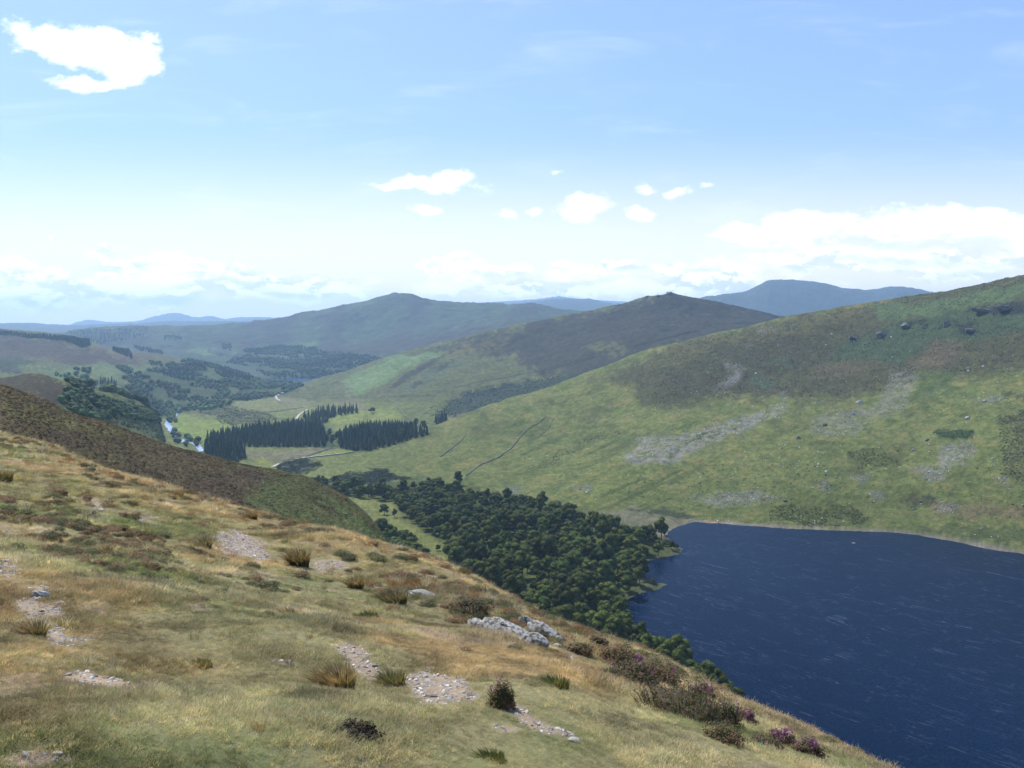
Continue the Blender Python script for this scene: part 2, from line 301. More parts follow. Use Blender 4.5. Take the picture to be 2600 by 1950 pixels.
# ------------------------------------------------------------------ ground cover colours (what grows where)
KA = 0.60
C = np.zeros(GY.shape + (3,)); 
WU = 1.0 + 0 * GU
nzu = fbm(GX / GY * F + GY * .02, GV, 26, 5, 101, .65); nzv = fbm(GX / GY * F, GV + GY * .03, 26, 5, 107, .65)
mot = fbm(GU, GV * 2.2, 26, 5, 111, .6); mot2 = fbm(GU, GV * 2.0, 7, 3, 113)
def fill(mask, c): C[mask] = np.array(lin(c)) 
def paint(poly, c, ks, soft=6, amt=1.0, warp=7, brk=0.0):
    """a patch of vegetation: outline in picture units, laid on the ground between two stations"""
    p = np.array(poly, float); lo = p.min(0) - warp - soft - 4; hi = p.max(0) + warp + soft + 4
    s = (GU > lo[0]) & (GU < hi[0]) & (GV > lo[1]) & (GV < hi[1]) & (KK >= ks[0]) & (KK < ks[1])
    if not s.any(): return
    d = sdf(GU[s] + nzu[s] * warp * 3.2, GV[s] + nzv[s] * warp * 2.2, p) + (mot2[s] * 1.3 + mot[s]) * warp
    a = (1 - sstep(d, -soft, soft)) * amt
    if brk: a = a * sstep(mot2[s] + 0.6 * mot[s], -0.25 + brk - .3, 0.25 + brk - .3)
    C[s] = C[s] * (1 - a[:, None]) + np.array(lin(c)) * a[:, None]
def r(i, pts):
    o = {1: (0, 595.6), 2: (595.6, 595.6), 3: (1446, 553), 4: (0, 1084.7), 5: (680.6, 1084.7), 6: (1446, 1084.7)}[i]
    return [(x * .3462 + o[0], y * .3462 + o[1]) for x, y in pts]
fill(KK < 5, (150, 144, 106))
fill((KK >= 5) & (KK < 7.4), (86, 76, 52))
fill((KK >= 7.4) & (KK < 13), (119, 129, 70))
fill((KK >= 13) & (KK < 16), (110, 116, 70))
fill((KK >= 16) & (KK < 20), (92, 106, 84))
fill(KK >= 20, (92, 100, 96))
def blend(mask, c, a):
    a = a[mask][:, None] if isinstance(a, np.ndarray) else a
    C[mask] = C[mask] * (1 - a) + np.array(lin(c)) * a
# foreground
f = KK < 5
g1 = fbm(GX, GY, 2.2, 4, 121); g2 = fbm(GX, GY, .7, 3, 125); g3 = fbm(GX, GY, 5, 3, 127)
blend(f, (104, 116, 66), sstep(g1, .0, .45)); blend(f, (160, 138, 98), sstep(-g1, .05, .5)); blend(f, (126, 96, 62), sstep(g2 + g3, .4, .9) * .5)
rimn = sstep(KK, 3.2, 3.9) * sstep(GU, 60, 300); blend(f, (172, 148, 110), rimn * .5)
blend(f, (108, 122, 76), sstep(GV, 1540, 1640) * sstep(GU, 760, 500) * .7)
GRAVZ = [[(178,1080),(205,1076),(235,1092),(225,1106),(190,1100)], [(255,1098),(330,1112),(335,1128),(290,1124)],
 [(458,1144),(520,1146),(562,1168),(592,1200),(560,1216),(500,1206),(462,1190)], [(668,1216),(740,1218),(745,1232),(690,1232)],
 [(-20,1204),(35,1208),(62,1232),(20,1242),(-20,1236)], [(40,1262),(112,1262),(122,1282),(90,1296),(50,1284)], [(92,1308),(145,1310),(146,1330),(95,1340)],
 [(96,1344),(130,1352),(150,1380),(210,1372),(180,1396),(105,1392)], [(718,1392),(770,1400),(820,1440),(835,1482),(790,1476),(745,1435)],
 [(874,1450),(920,1438),(1000,1470),(1060,1510),(1000,1524),(900,1532),(885,1500)], [(1090,1500),(1130,1520),(1180,1560),(1240,1600),(1180,1590),(1120,1550)],
 [(1210,1395),(1260,1400),(1240,1425)], [(100,1610),(180,1640),(60,1660),(-20,1640)], [(240,1222),(285,1226),(275,1236)], [(130,1455),(200,1446),(280,1472),(330,1498),(240,1494),(160,1478)], [(30,1300),(90,1296),(100,1350),(60,1350)], [(0,1150),(40,1156),(20,1166)], [(1060,1560),(1140,1570),(1100,1584)], [(560,1420),(640,1430),(600,1440)], [(1500,1640),(1580,1652),(1560,1668)]]
GR = np.zeros(GY.shape)
for g in GRAVZ:
    p = np.array(g, float); lo = p.min(0) - 20; hi = p.max(0) + 20
    s = (GU > lo[0]) & (GU < hi[0]) & (GV > lo[1]) & (GV < hi[1]) & (KK < 5)
    d = sdf(GU[s] + 26 * fbm(GX[s], GY[s], .35, 4, 131), GV[s] + 15 * fbm(GX[s], GY[s], .3, 4, 133), p) + 3
    GR[s] = np.maximum(GR[s], 1 - sstep(d, -7, 9))
fleck = sstep(fbm(GX, GY, .8, 3, 141), .36, .55) * (KK < 5) * .55
dkp = sstep(fbm(GX, GY, 1.1, 4, 143, .6), .26, .5) * .5; blend(f, (92, 84, 54), dkp)
blend(f, (176, 158, 134), np.maximum(GR, fleck))
# heather hillside
h = (5, 7.4)
paint([(430,1050),(560,1000),(700,1040),(860,1200),(860,1260),(560,1260),(430,1120)], (80, 90, 52), h, 40, .85, 16)
paint([(0,862),(60,868),(150,905),(260,930),(250,945),(140,928),(60,905),(0,890)], (104, 106, 58), h, 8, .7, brk=.2)
paint([(700,1060),(760,1090),(840,1190),(780,1180)], (90, 108, 58), h, 8, .8)
paint(r(1,[(1130,1290),(1560,1180),(1700,1240),(1500,1400),(1250,1450),(1150,1400)]), (80, 66, 52), h, 8, .8)
blend((KK >= 5) & (KK < 7.4), (92, 92, 58), sstep(fbm(GX, GY, 16, 4, 151, .6), .05, .5) * .55)
blend((KK >= 5) & (KK < 7.4), (60, 50, 42), sstep(fbm(GX, GY, 9, 4, 153, .6), .1, .5) * .6)
# lakeside hill
q = (7.4, 12.2)
s_ = (KK >= 8) & (KK < 12.2) & (GU > 900)
blend(s_, (140, 130, 80), sstep(mot, .0, .6) * .6); blend(s_, (98, 120, 56), sstep(-mot, .05, .6) * .6)
stk = fbm((-.9 * GU + .42 * GV) / 110, (.42 * GU + .9 * GV) / 9, 1.0, 4, 119, .55)
blend(s_, (84, 98, 48), sstep(stk, .12, .4) * .75 * sstep(GU, 980, 1150) * sstep(GU, 1620, 1450) * sstep(GV, 900, 960))
blend(s_, (104, 112, 58), sstep(stk, .15, .4) * .5 * sstep(GU, 1450, 1600))
paint(r(3,[(-150,640),(0,560),(800,380),(1330,290),(1500,240),(2212,110),(2600,0),(2600,720),(2212,700),(1900,760),(1560,740),(1350,820),(1100,900),(700,880),(330,880),(200,900),(0,950),(-150,920),(-260,840),(-420,760),(-320,700)]), (84, 82, 56), q, 18, .95, brk=-.25)
paint(r(3,[(-200,720),(0,570),(500,450),(1250,320),(1260,400),(900,450),(650,510),(300,560),(60,700)]), (110, 106, 66), q, 10, .75, brk=.15)
paint(r(3,[(0,740),(300,600),(900,470),(1050,560),(900,700),(300,860),(0,930)]), (70, 70, 54), q, 12, .55, brk=.25)
dk = sstep(fbm(GU, GV * 1.7, 40, 5, 117, .6), .12, .35) * sstep(GV, 1020, 900) * .5
blend(s_, (86, 92, 56), dk)
blend(s_, (108, 110, 62), sstep(fbm(GU, GV * 2, 34, 5, 118, .6), .15, .45) * .35 * sstep(GV, 900, 840))
paint(r(3,[(1100,540),(1300,470),(1450,400),(1800,330),(2212,270),(2600,200),(2600,470),(2212,470),(1850,540),(1600,560),(1450,690),(1300,650),(950,640)]), (76, 94, 62), q, 8, .9)
paint(r(3,[(1310,310),(1700,260),(2212,170),(2600,80),(2600,220),(2212,260),(1900,320),(1500,390),(1330,400)]), (98, 118, 74), q, 5, .92)
paint(r(3,[(1500,690),(1560,600),(1680,540),(1850,540),(1800,640),(1650,730)]), (116, 104, 80), q, 9, .6)
paint(r(3,[(880,690),(1100,650),(1300,640),(1280,700),(1000,780),(840,790)]), (118, 108, 82), q, 8, .6, brk=.1)
paint(r(3,[(1560,760),(1750,700),(1780,800),(1600,900),(1500,900)]), (88, 106, 58), q, 8, .8)
paint(r(3,[(500,770),(560,740),(650,800),(560,830),(500,820)]), (84, 100, 72), q, 4, .9)
paint(r(3,[(610,650),(760,650),(780,690),(640,680)]), (84, 100, 72), q, 4, .7)
for p_ in ([(1265,525),(1340,455),(1365,490),(1290,535)], [(1435,445),(1500,405),(1525,440),(1450,465)], [(1695,445),(1720,375),(1755,365),(1740,455)],
           [(1860,345),(2100,285),(2212,280),(2212,360),(2100,370),(1900,365)], [(1100,520),(1190,490),(1200,505),(1120,540)], [(1550,410),(1610,395),(1600,440)], [(1800,440),(1900,420),(1960,480),(1850,500)]):
    paint(r(3, p_), (56, 58, 54), q, 4, .9, warp=5)
paint(r(3,[(1640,1115),(1700,1090),(1800,1078),(1900,1095),(1895,1135),(1750,1148)]), (84, 104, 58), q, 3, .95, warp=3)
paint(r(3,[(1110,1225),(1250,1200),(1440,1220),(1450,1300),(1330,1320),(1210,1300),(1210,1380),(1130,1350)]), (98, 106, 56), q, 6, .85)
paint(r(3,[(600,1570),(900,1525),(1150,1555),(1240,1640),(1200,1680),(800,1690),(620,1650)]), (104, 112, 56), q, 8, .85)
paint(r(3,[(2060,1000),(2212,960),(2400,960),(2400,1440),(2180,1420),(2080,1370),(2110,1250),(2150,1100)]), (98, 100, 58), q, 8, .8)
paint(r(3,[(2080,860),(2212,850),(2400,850),(2400,900),(2120,900)]), (80, 84, 52), q, 4, .8)
paint(r(3,[(1540,1100),(1500,1290),(1380,1260),(1300,1260)]), (96, 96, 56), q, 8, .4)
paint(r(3,[(1600,1530),(2212,1560),(2300,1640),(1900,1650),(1600,1600)]), (134, 118, 88), q, 6, .7, brk=.1)
paint(r(3,[(1450,1540),(1490,1490),(1640,1490),(1620,1560),(1480,1570)]), (84, 84, 52), q, 5, .8)
paint(r(6,[(1500,170),(1900,140),(2212,170),(2212,260),(1800,210)]), (84, 98, 54), q, 6, .7)
SCREE = [r(3,[(-300,1260),(-180,1130),(60,1120),(300,1050),(560,970),(740,915),(720,965),(480,1090),(200,1200),(0,1290),(-200,1310)]),
 r(3,[(1390,720),(1480,720),(1560,760),(1500,850),(1480,950),(1290,955),(1330,850)]), r(3,[(900,1000),(1200,935),(1500,950),(1260,1040),(1180,1110),(980,1130),(880,1100)]),
 r(3,[(1690,1190),(1820,1170),(1905,1160),(1900,1280),(1740,1330),(1720,1400),(1600,1380),(1480,1320),(1660,1310)]), r(3,[(905,1430),(990,1410),(1005,1465),(930,1465)]),
 r(3,[(120,1505),(300,1480),(520,1465),(700,1490),(700,1520),(300,1570),(150,1530)]), r(3,[(1250,1480),(1340,1480),(1340,1520),(1260,1510)]), r(3,[(1100,1370),(1270,1360),(1200,1420)]),
 r(3,[(2020,1370),(2120,1380),(2100,1450)]), r(3,[(1900,900),(2000,870),(2090,870),(2060,905),(1960,925)]), r(3,[(1640,1520),(1800,1550),(1800,1610),(1660,1600)]),
 r(3,[(330,650),(480,700),(430,790),(270,850),(260,820),(400,740)]), r(3,[(690,840),(740,840),(700,890)]), r(3,[(560,460),(610,455),(600,480),(565,480)]), r(3,[(640,445),(665,445),(660,475),(640,470)]),
 r(3,[(470,560),(510,540),(500,570)]), r(2,[(1410,1330),(1540,1320),(1500,1370),(1430,1370)]), r(2,[(1850,1315),(1990,1310),(1950,1340),(1860,1335)]), r(3,[(-450,1290),(-300,1150),(-160,1140),(-200,1290)])]
SCR = np.zeros(GY.shape); SW = [1, .5, .45, .85, 1, .7, .8, .6, .6, .5, .6, .8, .7, .6, .6, .5, .8, .7, 1]
for ip_, p_ in enumerate(SCREE[:-1]):
    p = np.array(p_, float); lo = p.min(0) - 20; hi = p.max(0) + 20
    s = (GU > lo[0]) & (GU < hi[0]) & (GV > lo[1]) & (GV < hi[1]) & (KK > 7.5) & (KK < 12)
    d = sdf(GU[s] + 12 * nzu[s], GV[s] + 8 * nzv[s], p); SCR[s] = np.maximum(SCR[s], SW[ip_] * (1 - sstep(d + 9 * mot2[s] + 6 * mot[s], -7, 7)))
SCRc = SCR * sstep(mot2 + 1.2 * fbm(GX, GY, 8, 3, 161), -.75, .35)
blend((KK > 7.5) & (KK < 12), (150, 148, 138), SCRc * .8)
for p_ in (r(2,[(1950,980),(2100,970),(2180,990),(2050,1030),(1900,1080),(1600,1250),(1560,1230),(1800,1080)]), r(2,[(1540,960),(1660,930),(1640,990),(1560,1060)]),
           r(2,[(1300,1130),(1400,1130),(1350,1150)]), r(2,[(1900,1220),(1970,1200),(1940,1230)]), r(2,[(1700,1300),(1860,1240),(1900,1250),(1740,1340)]), r(2,[(1380,1310),(1500,1270),(1480,1310)])):
    paint(p_, (88, 100, 56), q, 6, .6, brk=.1)
paint(r(3,[(165,1130),(280,1085),(270,1100),(190,1135)]), (70, 86, 48), q, 3, .9, warp=2)
# shore
sdl = sdf(GX, GY, LP); s_ = (KK > 7.2) & (KK < 10) & (GU > 1100)
blend(s_, (156, 148, 132), (1 - sstep(sdl + 9 * fbm(GX, GY, 20, 3, 171), 2, 16)) * .95)
paint([(1270,1105),(1380,1098),(1510,1112),(1480,1140),(1400,1150),(1300,1130)], (136, 134, 106), (7.4, 9.6), 5, .85)
paint([(1340,1103),(1420,1098),(1510,1112),(1490,1118),(1400,1108)], (74, 84, 52), (7.4, 9.6), 3, .9, warp=3)
paint([(1905,1145),(1970,1150),(1975,1154),(1910,1150)], (196, 160, 124), (7.4, 9.6), 2, .9, warp=1)
paint([(1520,1124),(1570,1129),(1560,1133),(1520,1130)], (196, 170, 140), (7.4, 9.6), 2, .8, warp=1)
# wood floor
paint([(680,1035),(900,1030),(1250,1100),(1480,1180),(1480,1300),(1700,1620),(900,1400),(700,1100)], (84, 98, 48), (7, 9.5), 8, .8)
paint([(720,1070),(800,1076),(850,1086),(862,1110),(905,1140),(950,1165),(990,1205),(980,1245),(930,1240),(860,1190),(780,1150)], (140, 146, 82), (6.9, 9.5), 5, .9)
# valley floor
v_ = (7.9, 14)
blend((KK > 8) & (KK < 13.5) & (GU > 350) & (GU < 860), (130, 134, 84), sstep(mot, .1, .5) * .5)
paint([(360,912),(395,893),(430,906),(520,915),(530,925),(445,958),(400,942)], (136, 152, 72), v_, 3, .95, warp=2)
paint([(455,868),(520,880),(560,890),(612,903),(560,918),(505,918),(430,892)], (84, 86, 58), v_, 5, .85, warp=6, brk=.1)
paint([(370,895),(420,880),(500,880),(470,895),(430,900)], (98, 104, 66), v_, 4, .7)
paint(r(1,[(1380,800),(1740,740),(1950,810),(1900,850),(1500,840)]), (134, 138, 88), v_, 4, .8, warp=2)
paint(r(1,[(1530,1100),(2080,1070),(1900,1150),(1800,1165),(1560,1130)]), (126, 122, 92), v_, 4, .9, warp=4)
paint(r(1,[(1600,1150),(1700,1160),(1700,1200),(1580,1180)]), (134, 138, 68), v_, 3, .8, warp=2)
paint([(590,1009),(620,996),(660,990),(690,998),(697,1004),(670,1014),(645,1026),(610,1022)], (70, 80, 60), v_, 2, .95, warp=2)
paint([(700,1036),(740,1024),(834,1013),(842,1025),(890,1035),(803,1046)], (66, 76, 56), v_, 3, .95, warp=3)
paint([(664,985),(720,970),(765,978),(700,982)], (136, 146, 76), v_, 2, .9, warp=1)
paint([(705,902),(760,885),(850,880),(870,905),(780,915),(715,915)], (140, 152, 76), v_, 3, .9, warp=3)
# middle hill
q = (13, 16)
mq = (KK >= 12.6) & (KK < 16) & (GU > 600)
paint([(880,762),(1000,731),(1120,705),(1260,675),(1450,620),(1700,660),(1800,700),(1700,740),(1420,752),(1330,800),(1240,830),(1150,800),(1100,775),(1010,762),(960,752)], (76, 74, 64), (12.6, 16.2), 12, .95, warp=12)
paint(r(2,[(400,660),(520,590),(700,510),(900,480),(1080,465),(960,520),(830,560),(700,640),(600,700),(450,760)]), (128, 154, 96), (12.6, 16), 4, .9, warp=4)
paint(r(2,[(600,850),(380,640),(420,690),(470,760),(300,800),(30,790),(0,750)]), (128, 124, 92), (12.6, 16), 5, .8, warp=3)
paint(r(2,[(1000,580),(1180,490),(1150,560),(850,750),(700,760)]), (98, 114, 86), (12.6, 16), 6, .8, brk=.2)
for p_ in ([(700,695),(850,590),(1070,480),(900,610),(740,700)], [(800,640),(900,560),(1000,510),(900,600)], [(1000,580),(1110,520),(1040,600)], [(850,690),(950,640),(870,710)]):
    paint(r(2, p_), (72, 72, 58), (12.6, 16), 3, .85, warp=3)
paint(r(2,[(940,860),(1020,800),(1250,700),(1700,640),(1950,630),(1500,800),(1220,890),(1000,900)]), (68, 80, 62), (12.2, 15), 6, .92, warp=8)
paint(r(2,[(1040,890),(1200,850),(1230,890),(1100,930)]), (134, 130, 104), (12.2, 15), 4, .7)
paint(r(2,[(1150,430),(1470,370),(1400,450),(1150,520),(1000,500)]), (118, 114, 72), (12.6, 16), 6, .7, brk=.15)
paint(r(2,[(1900,440),(2150,400),(2212,470),(2100,520),(1980,480)]), (124, 126, 74), (12.6, 16), 5, .7, brk=.15)
paint(r(2,[(1940,215),(2080,185),(2130,190),(2040,225)]), (112, 126, 80), (13, 16.5), 3, .8, warp=3)
st_ = sstep(fbm(GU, GV * 7, 22, 3, 181), .38, .55) * sstep(GU, 1330, 1400) * (KK > 13.6)
blend(mq & (GV < 745), (124, 122, 88), st_ * .6)
# left country
L = (7.9, 16); Lm = (KK >= 7.9) & (KK < 16) & (GU < 640)
paint([(-400,760),(0,780),(60,800),(140,822),(160,850),(130,870),(0,840),(-400,830)], (84, 78, 60), (7.4, 9), 6, .95)
paint(r(1,[(420,740),(700,760),(1040,860),(1080,900),(1100,1040),(640,900),(400,850)]), (88, 106, 76), (7.4, 9.5), 6, .9)
paint(r(1,[(340,1000),(200,740),(420,730),(420,790),(330,810)]), (84, 74, 62), (7.4, 9), 5, .8)
paint(r(1,[(-900,300),(0,350),(560,440),(1000,500),(900,545),(500,560),(0,540),(-900,500)]), (88, 78, 68), (13, 16.2), 6, .9)
paint(r(1,[(540,440),(830,450),(1020,500),(900,530),(830,520),(560,460)]), (124, 112, 86), (13, 16.2), 4, .8)
paint(r(1,[(60,510),(340,510),(480,560),(150,560)]), (116, 120, 78), (12.9, 16), 4, .8)
paint(r(1,[(-300,490),(60,500),(200,545),(100,600),(-300,590)]), (70, 88, 66), (12.9, 16), 4, .85)
paint(r(1,[(-200,560),(60,570),(150,600),(0,610)]), (76, 66, 60), (12.9, 16), 3, .9)
paint(r(1,[(-200,600),(100,615),(60,640),(-200,650)]), (108, 132, 80), (12.9, 16), 3, .9)
paint(r(1,[(130,570),(700,545),(1200,590),(1200,640),(900,660),(420,640)]), (122, 142, 92), (12.9, 16), 5, .85)
paint(r(1,[(380,640),(900,650),(1100,700),(600,700)]), (124, 138, 84), (12.5, 16), 5, .8)
GWD = (80, 96, 62)
for p_, kr in ((r(1,[(430,650),(640,700),(850,690),(760,640),(900,600),(1000,570),(1180,520),(1250,490),(1500,560),(1800,650),(1900,690),(1700,760),(1480,790),(1350,830),(1130,850),(1080,870),(1050,900),(950,860),(800,810),(640,760),(440,740)]), (8.2, 16.2)),
    (r(1,[(420,660),(650,770),(800,830),(1030,880),(1040,930),(850,900),(700,870),(620,920),(400,830),(330,810),(430,760)]), (7.5, 9.4)),
    (r(1,[(1420,540),(1480,510),(1560,500),(1980,490),(2000,470),(2300,500),(2420,530),(2300,560),(2200,590),(1950,640),(1740,640),(1650,620),(1550,570)]), (15.9, 19)),
    (r(1,[(1150,510),(1300,510),(1500,560),(1560,620),(1560,670),(1350,620),(1200,560)]), (13, 16.2)), (r(1,[(1500,470),(1700,440),(1980,450),(1980,490),(1650,495)]), (16, 19.5)),
    (r(1,[(-300,335),(0,345),(350,372),(560,395),(565,435),(520,450),(380,405),(0,368),(-300,360)]), (14.2, 16.2)), (r(1,[(1010,590),(1150,600),(1220,640),(1180,665),(1020,620)]), (12.5, 16)),
    (PL1_, (8, 12.9)), (PL2_, (8, 12.9))):
    paint(p_, GWD, kr, 3, .85, warp=2)
for p_ in (r(1,[(1200,600),(1330,590),(1420,650),(1350,670)]), r(1,[(1400,690),(1480,700),(1530,740),(1440,750)]), r(1,[(860,650),(950,640),(1010,660),(900,680)]), r(1,[(640,690),(800,700),(760,720)]), r(1,[(1250,560),(1400,590),(1300,600)])):
    paint(p_, (100, 116, 74), (8, 16.2), 3, .9, warp=3)
# beyond
paint([(400,757),(470,748),(520,742),(530,752),(500,770),(440,768)], (124, 148, 96), (16, 19.5), 3, .9, warp=2)
paint(r(1,[(1610,450),(1760,425),(2130,400),(2100,430),(1900,460),(1760,470)]), (120, 144, 92), (16, 19.5), 3, .85, warp=2)
paint(r(1,[(1550,445),(1600,460),(1560,475),(1510,470)]), (130, 136, 96), (16, 19.5), 2, .8, warp=1)
paint([(560,765),(690,765),(690,770),(590,776)], (110, 130, 90), (16, 19), 3, .8, warp=2)
sm = (KK >= 17.5) & (KK < 20.2)
blend(sm, (84, 82, 80), sstep(fbm(GU, GV, 60, 4, 191), -.15, .35) * .8)
blend(sm, (112, 132, 90), sstep(fbm(GU * .8 + GV, GV * 1.5, 30, 5, 193), .2, .5) * .5)
paint([(1150,720),(800,770),(690,770),(780,740),(1000,712),(1200,690),(1240,700)], (86, 80, 72), (16.4, 20), 8, .8, warp=6)
paint([(150,722),(300,712),(320,730),(250,750),(170,745)], (70, 84, 76), (16.8, 20.2), 5, .8)
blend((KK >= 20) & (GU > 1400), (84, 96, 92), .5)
PL = 0
# overall break-up
farf = 1 - .5 * sstep(KK, 15, 17)
isf = (KK > 4.9)
finev = fbm(GU, GV * 1.5, 4.5, 2, 203)
tone = 1 + isf * farf * (.20 * mot + .26 * mot2 + .32 * finev) + .10 * fbm(GX, GY, 3.0, 3, 201) * isf
tone = np.where(KK < 5, 1 + .2 * g2, tone)
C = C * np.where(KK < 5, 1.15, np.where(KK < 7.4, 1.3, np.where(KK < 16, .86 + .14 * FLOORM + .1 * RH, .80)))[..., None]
C = np.clip(C * tone[..., None] * KA, 0.004, .9)
Cfg_k = KK < 5

def colour_at(x, y):
    u = CX + F * x / y; c0 = np.clip(np.round((u - US[0]) / DU), 0, NC - 1).astype(int); o = np.zeros((len(x), 3)); g = np.zeros(len(x)); sc_ = np.zeros(len(x))
    for cc in np.unique(c0):
        s = np.nonzero(c0 == cc)[0]; i = np.clip(np.searchsorted(GY[:, cc], y[s]), 0, NRW - 1)
        o[s] = C[i, cc]; g[s] = GR[i, cc]; sc_[s] = SCR[i, cc]
    return o, g, sc_

# ------------------------------------------------------------------ materials
def new_mat(name):
    mt = bpy.data.materials.new(name); mt.use_nodes = True; n = mt.node_tree; n.nodes.clear(); b = NB(n)
    o = b.n('ShaderNodeOutputMaterial'); return mt, b, o
def mat_ground(name, s1, s2, amt, bump, bdist):
    mt, b, o = new_mat(name)
    col = b.n('ShaderNodeVertexColor', layer_name='Col').outputs[0]
    pos = b.n('ShaderNodeNewGeometry').outputs['Position']
    na = b.noise(pos, s1, 6, .65); nb = b.noise(pos, s2, 5, .7)
    k = b.m('ADD', b.m('MULTIPLY_ADD', na, 2 * amt, 1 - amt), b.m('MULTIPLY_ADD', nb, 2 * amt, -amt))
    c2 = b.mix(1.0, col, b.comb(k, k, k), 'MULTIPLY')
    hue = b.mix(b.rng(nb, .4, .7, 0, .35), c2, b.mix(1.0, c2, (1.25, .98, .7, 1), 'MULTIPLY'))
    p = b.n('ShaderNodeBsdfPrincipled'); b.put(p.inputs['Base Color'], hue); p.inputs['Roughness'].default_value = .95
    p.inputs['Specular IOR Level'].default_value = .1
    bm = b.n('ShaderNodeBump'); bm.inputs['Strength'].default_value = bump; bm.inputs['Distance'].default_value = bdist
    b.put(bm.inputs['Height'], b.m('ADD', na, nb)); b.nt.links.new(bm.outputs[0], p.inputs['Normal'])
    b.nt.links.new(p.outputs[0], o.inputs[0]); return mt
M_FG = mat_ground('near_soil', 6.0, 45.0, .35, .6, .03)
M_HE = mat_ground('heather_cover', .35, 1.6, .7, .7, .5)
M_HILL = mat_ground('hill_cover', .07, .45, .6, .9, 1.8)
M_FAR = mat_ground('far_cover', .012, .06, .6, .7, 8.0)
def mat_simple(name, c, rough=.8, var=.25, scale=8.0, spec=.3, rnd=0.0, transl=0.0, inst=False, bump=0.0, bd=.05, c2=None):
    mt, b, o = new_mat(name)
    pos = b.n('ShaderNodeTexCoord').outputs['Object']
    n1_ = b.noise(pos, scale, 5, .6)
    base = (*c, 1)
    if c2: base = b.mix(b.rng(n1_, .42, .6), base, (*c2, 1))
    if inst:
        a = b.n('ShaderNodeAttribute', attribute_type='INSTANCER', attribute_name='tint').outputs['Color']; base = a
    k = b.m('MULTIPLY_ADD', b.noise(pos, scale * 2.3, 4, .6), 2 * var, 1 - var)
    if rnd:
        oi = b.n('ShaderNodeObjectInfo').outputs['Random']; k = b.m('MULTIPLY', k, b.m('MULTIPLY_ADD', oi, 2 * rnd, 1 - rnd))
    cc = b.mix(1.0, base, b.comb(k, k, k), 'MULTIPLY')
    if rnd:
        oi2 = b.m('FRACT', b.m('MULTIPLY', oi, 7.31)); cc = b.mix(b.m('MULTIPLY', oi2, .5), cc, b.mix(1.0, cc, (1.5, 1.1, .8, 1), 'MULTIPLY'))
    p = b.n('ShaderNodeBsdfPrincipled'); b.put(p.inputs['Base Color'], cc); p.inputs['Roughness'].default_value = rough; p.inputs['Specular IOR Level'].default_value = spec
    if bump:
        bm = b.n('ShaderNodeBump'); bm.inputs['Strength'].default_value = bump; bm.inputs['Distance'].default_value = bd
        b.put(bm.inputs['Height'], b.noise(pos, scale * 1.5, 6, .7)); b.nt.links.new(bm.outputs[0], p.inputs['Normal'])
    out_ = p.outputs[0]
    if transl:
        t = b.n('ShaderNodeBsdfTranslucent'); b.put(t.inputs[0], b.mix(1.0, cc, (1.12, 1.18, .85, 1), 'MULTIPLY')); mx_ = b.n('ShaderNodeMixShader'); mx_.inputs[0].default_value = transl
        b.nt.links.new(out_, mx_.inputs[1]); b.nt.links.new(t.outputs[0], mx_.inputs[2]); out_ = mx_.outputs[0]
    b.nt.links.new(out_, o.inputs[0]); return mt
M_LEAF = mat_simple('broad_leaves', (.048, .070, .014), .7, .45, .35, .08, .42, .25, c2=(.088, .112, .022))
M_LEAFY = mat_simple('light_leaves', (.078, .115, .024), .7, .35, .5, .08, .35, .28)
M_COPPER = mat_simple('russet_leaves', (.075, .050, .028), .6, .3, .5, .25, .1, .2)
M_NEEDLE = mat_simple('spruce_needles', (.030, .050, .020), .7, .3, .5, .1, .5, .12)
M_BARK = mat_simple('bark', (.10, .085, .065), .9, .3, 2.0)
M_WOODI = mat_simple('far_leaves', (0, 0, 0), .8, .3, .15, .1, 0, 0, True)
M_ROCK = mat_simple('grey_rock', (.36, .345, .31), .9, .35, 7, .2, 0, 0, False, .9, .03, (.20, .19, .16))
M_ROCKW = mat_simple('lichen_rock', (.44, .42, .37), .9, .6, 20, .2, 0, 0, False, 1.0, .03, (.13, .125, .105))
M_CRAG = mat_simple('dark_crag', (.11, .118, .098), .95, .5, .3, .1, 0, 0, False, 1.0, 1.5, (.20, .19, .17))
M_STONEI = mat_simple('loose_stone', (0, 0, 0), .9, .3, 6, .2, 0, 0, True, .5, .03)
M_WALL = mat_simple('dry_stone', (.13, .125, .11), .95, .4, .8)
M_GRASSI = mat_simple('grass_blades', (0, 0, 0), .55, .2, 20, .25, 0, .35, True)
M_HEATHI = mat_simple('heather_tufts', (0, 0, 0), .8, .3, 3, .15, 0, .12, True)
M_TUS = [mat_simple('rush_green', (.15, .155, .065), .6, .5, 12, .25, .15, .42, c2=(.21, .17, .08)),
         mat_simple('rush_brown', (.27, .20, .12), .6, .5, 12, .25, .15, .42, c2=(.13, .125, .05)),
         mat_simple('heather_green', (.075, .080, .034), .7, .5, 14, .2, .15, .2, c2=(.14, .095, .055)),
         mat_simple('fresh_grass', (.10, .14, .045), .6, .3, 9, .25, .15, .35, c2=(.16, .15, .06)),
         mat_simple('peat_roots', (.045, .034, .026), .95, .4, 14, .1)]
M_PINK = mat_simple('pink_bells', (.34, .13, .25), .6, .3, 20, .2, 0, .3)
M_YEL = mat_simple('yellow_petals', (.75, .52, .03), .6, .1, 20, .2, 0, .3)
M_HWALL = mat_simple('white_render', (.75, .74, .70), .9, .05, 1); M_HROOF = mat_simple('slate', (.10, .10, .11), .8, .1, 1); M_DARK = mat_simple('dark_glass', (.03, .03, .035), .3, .05, 1)
M_TRACK = mat_simple('gravel_track', (.42, .38, .32), .95, .2, .4)

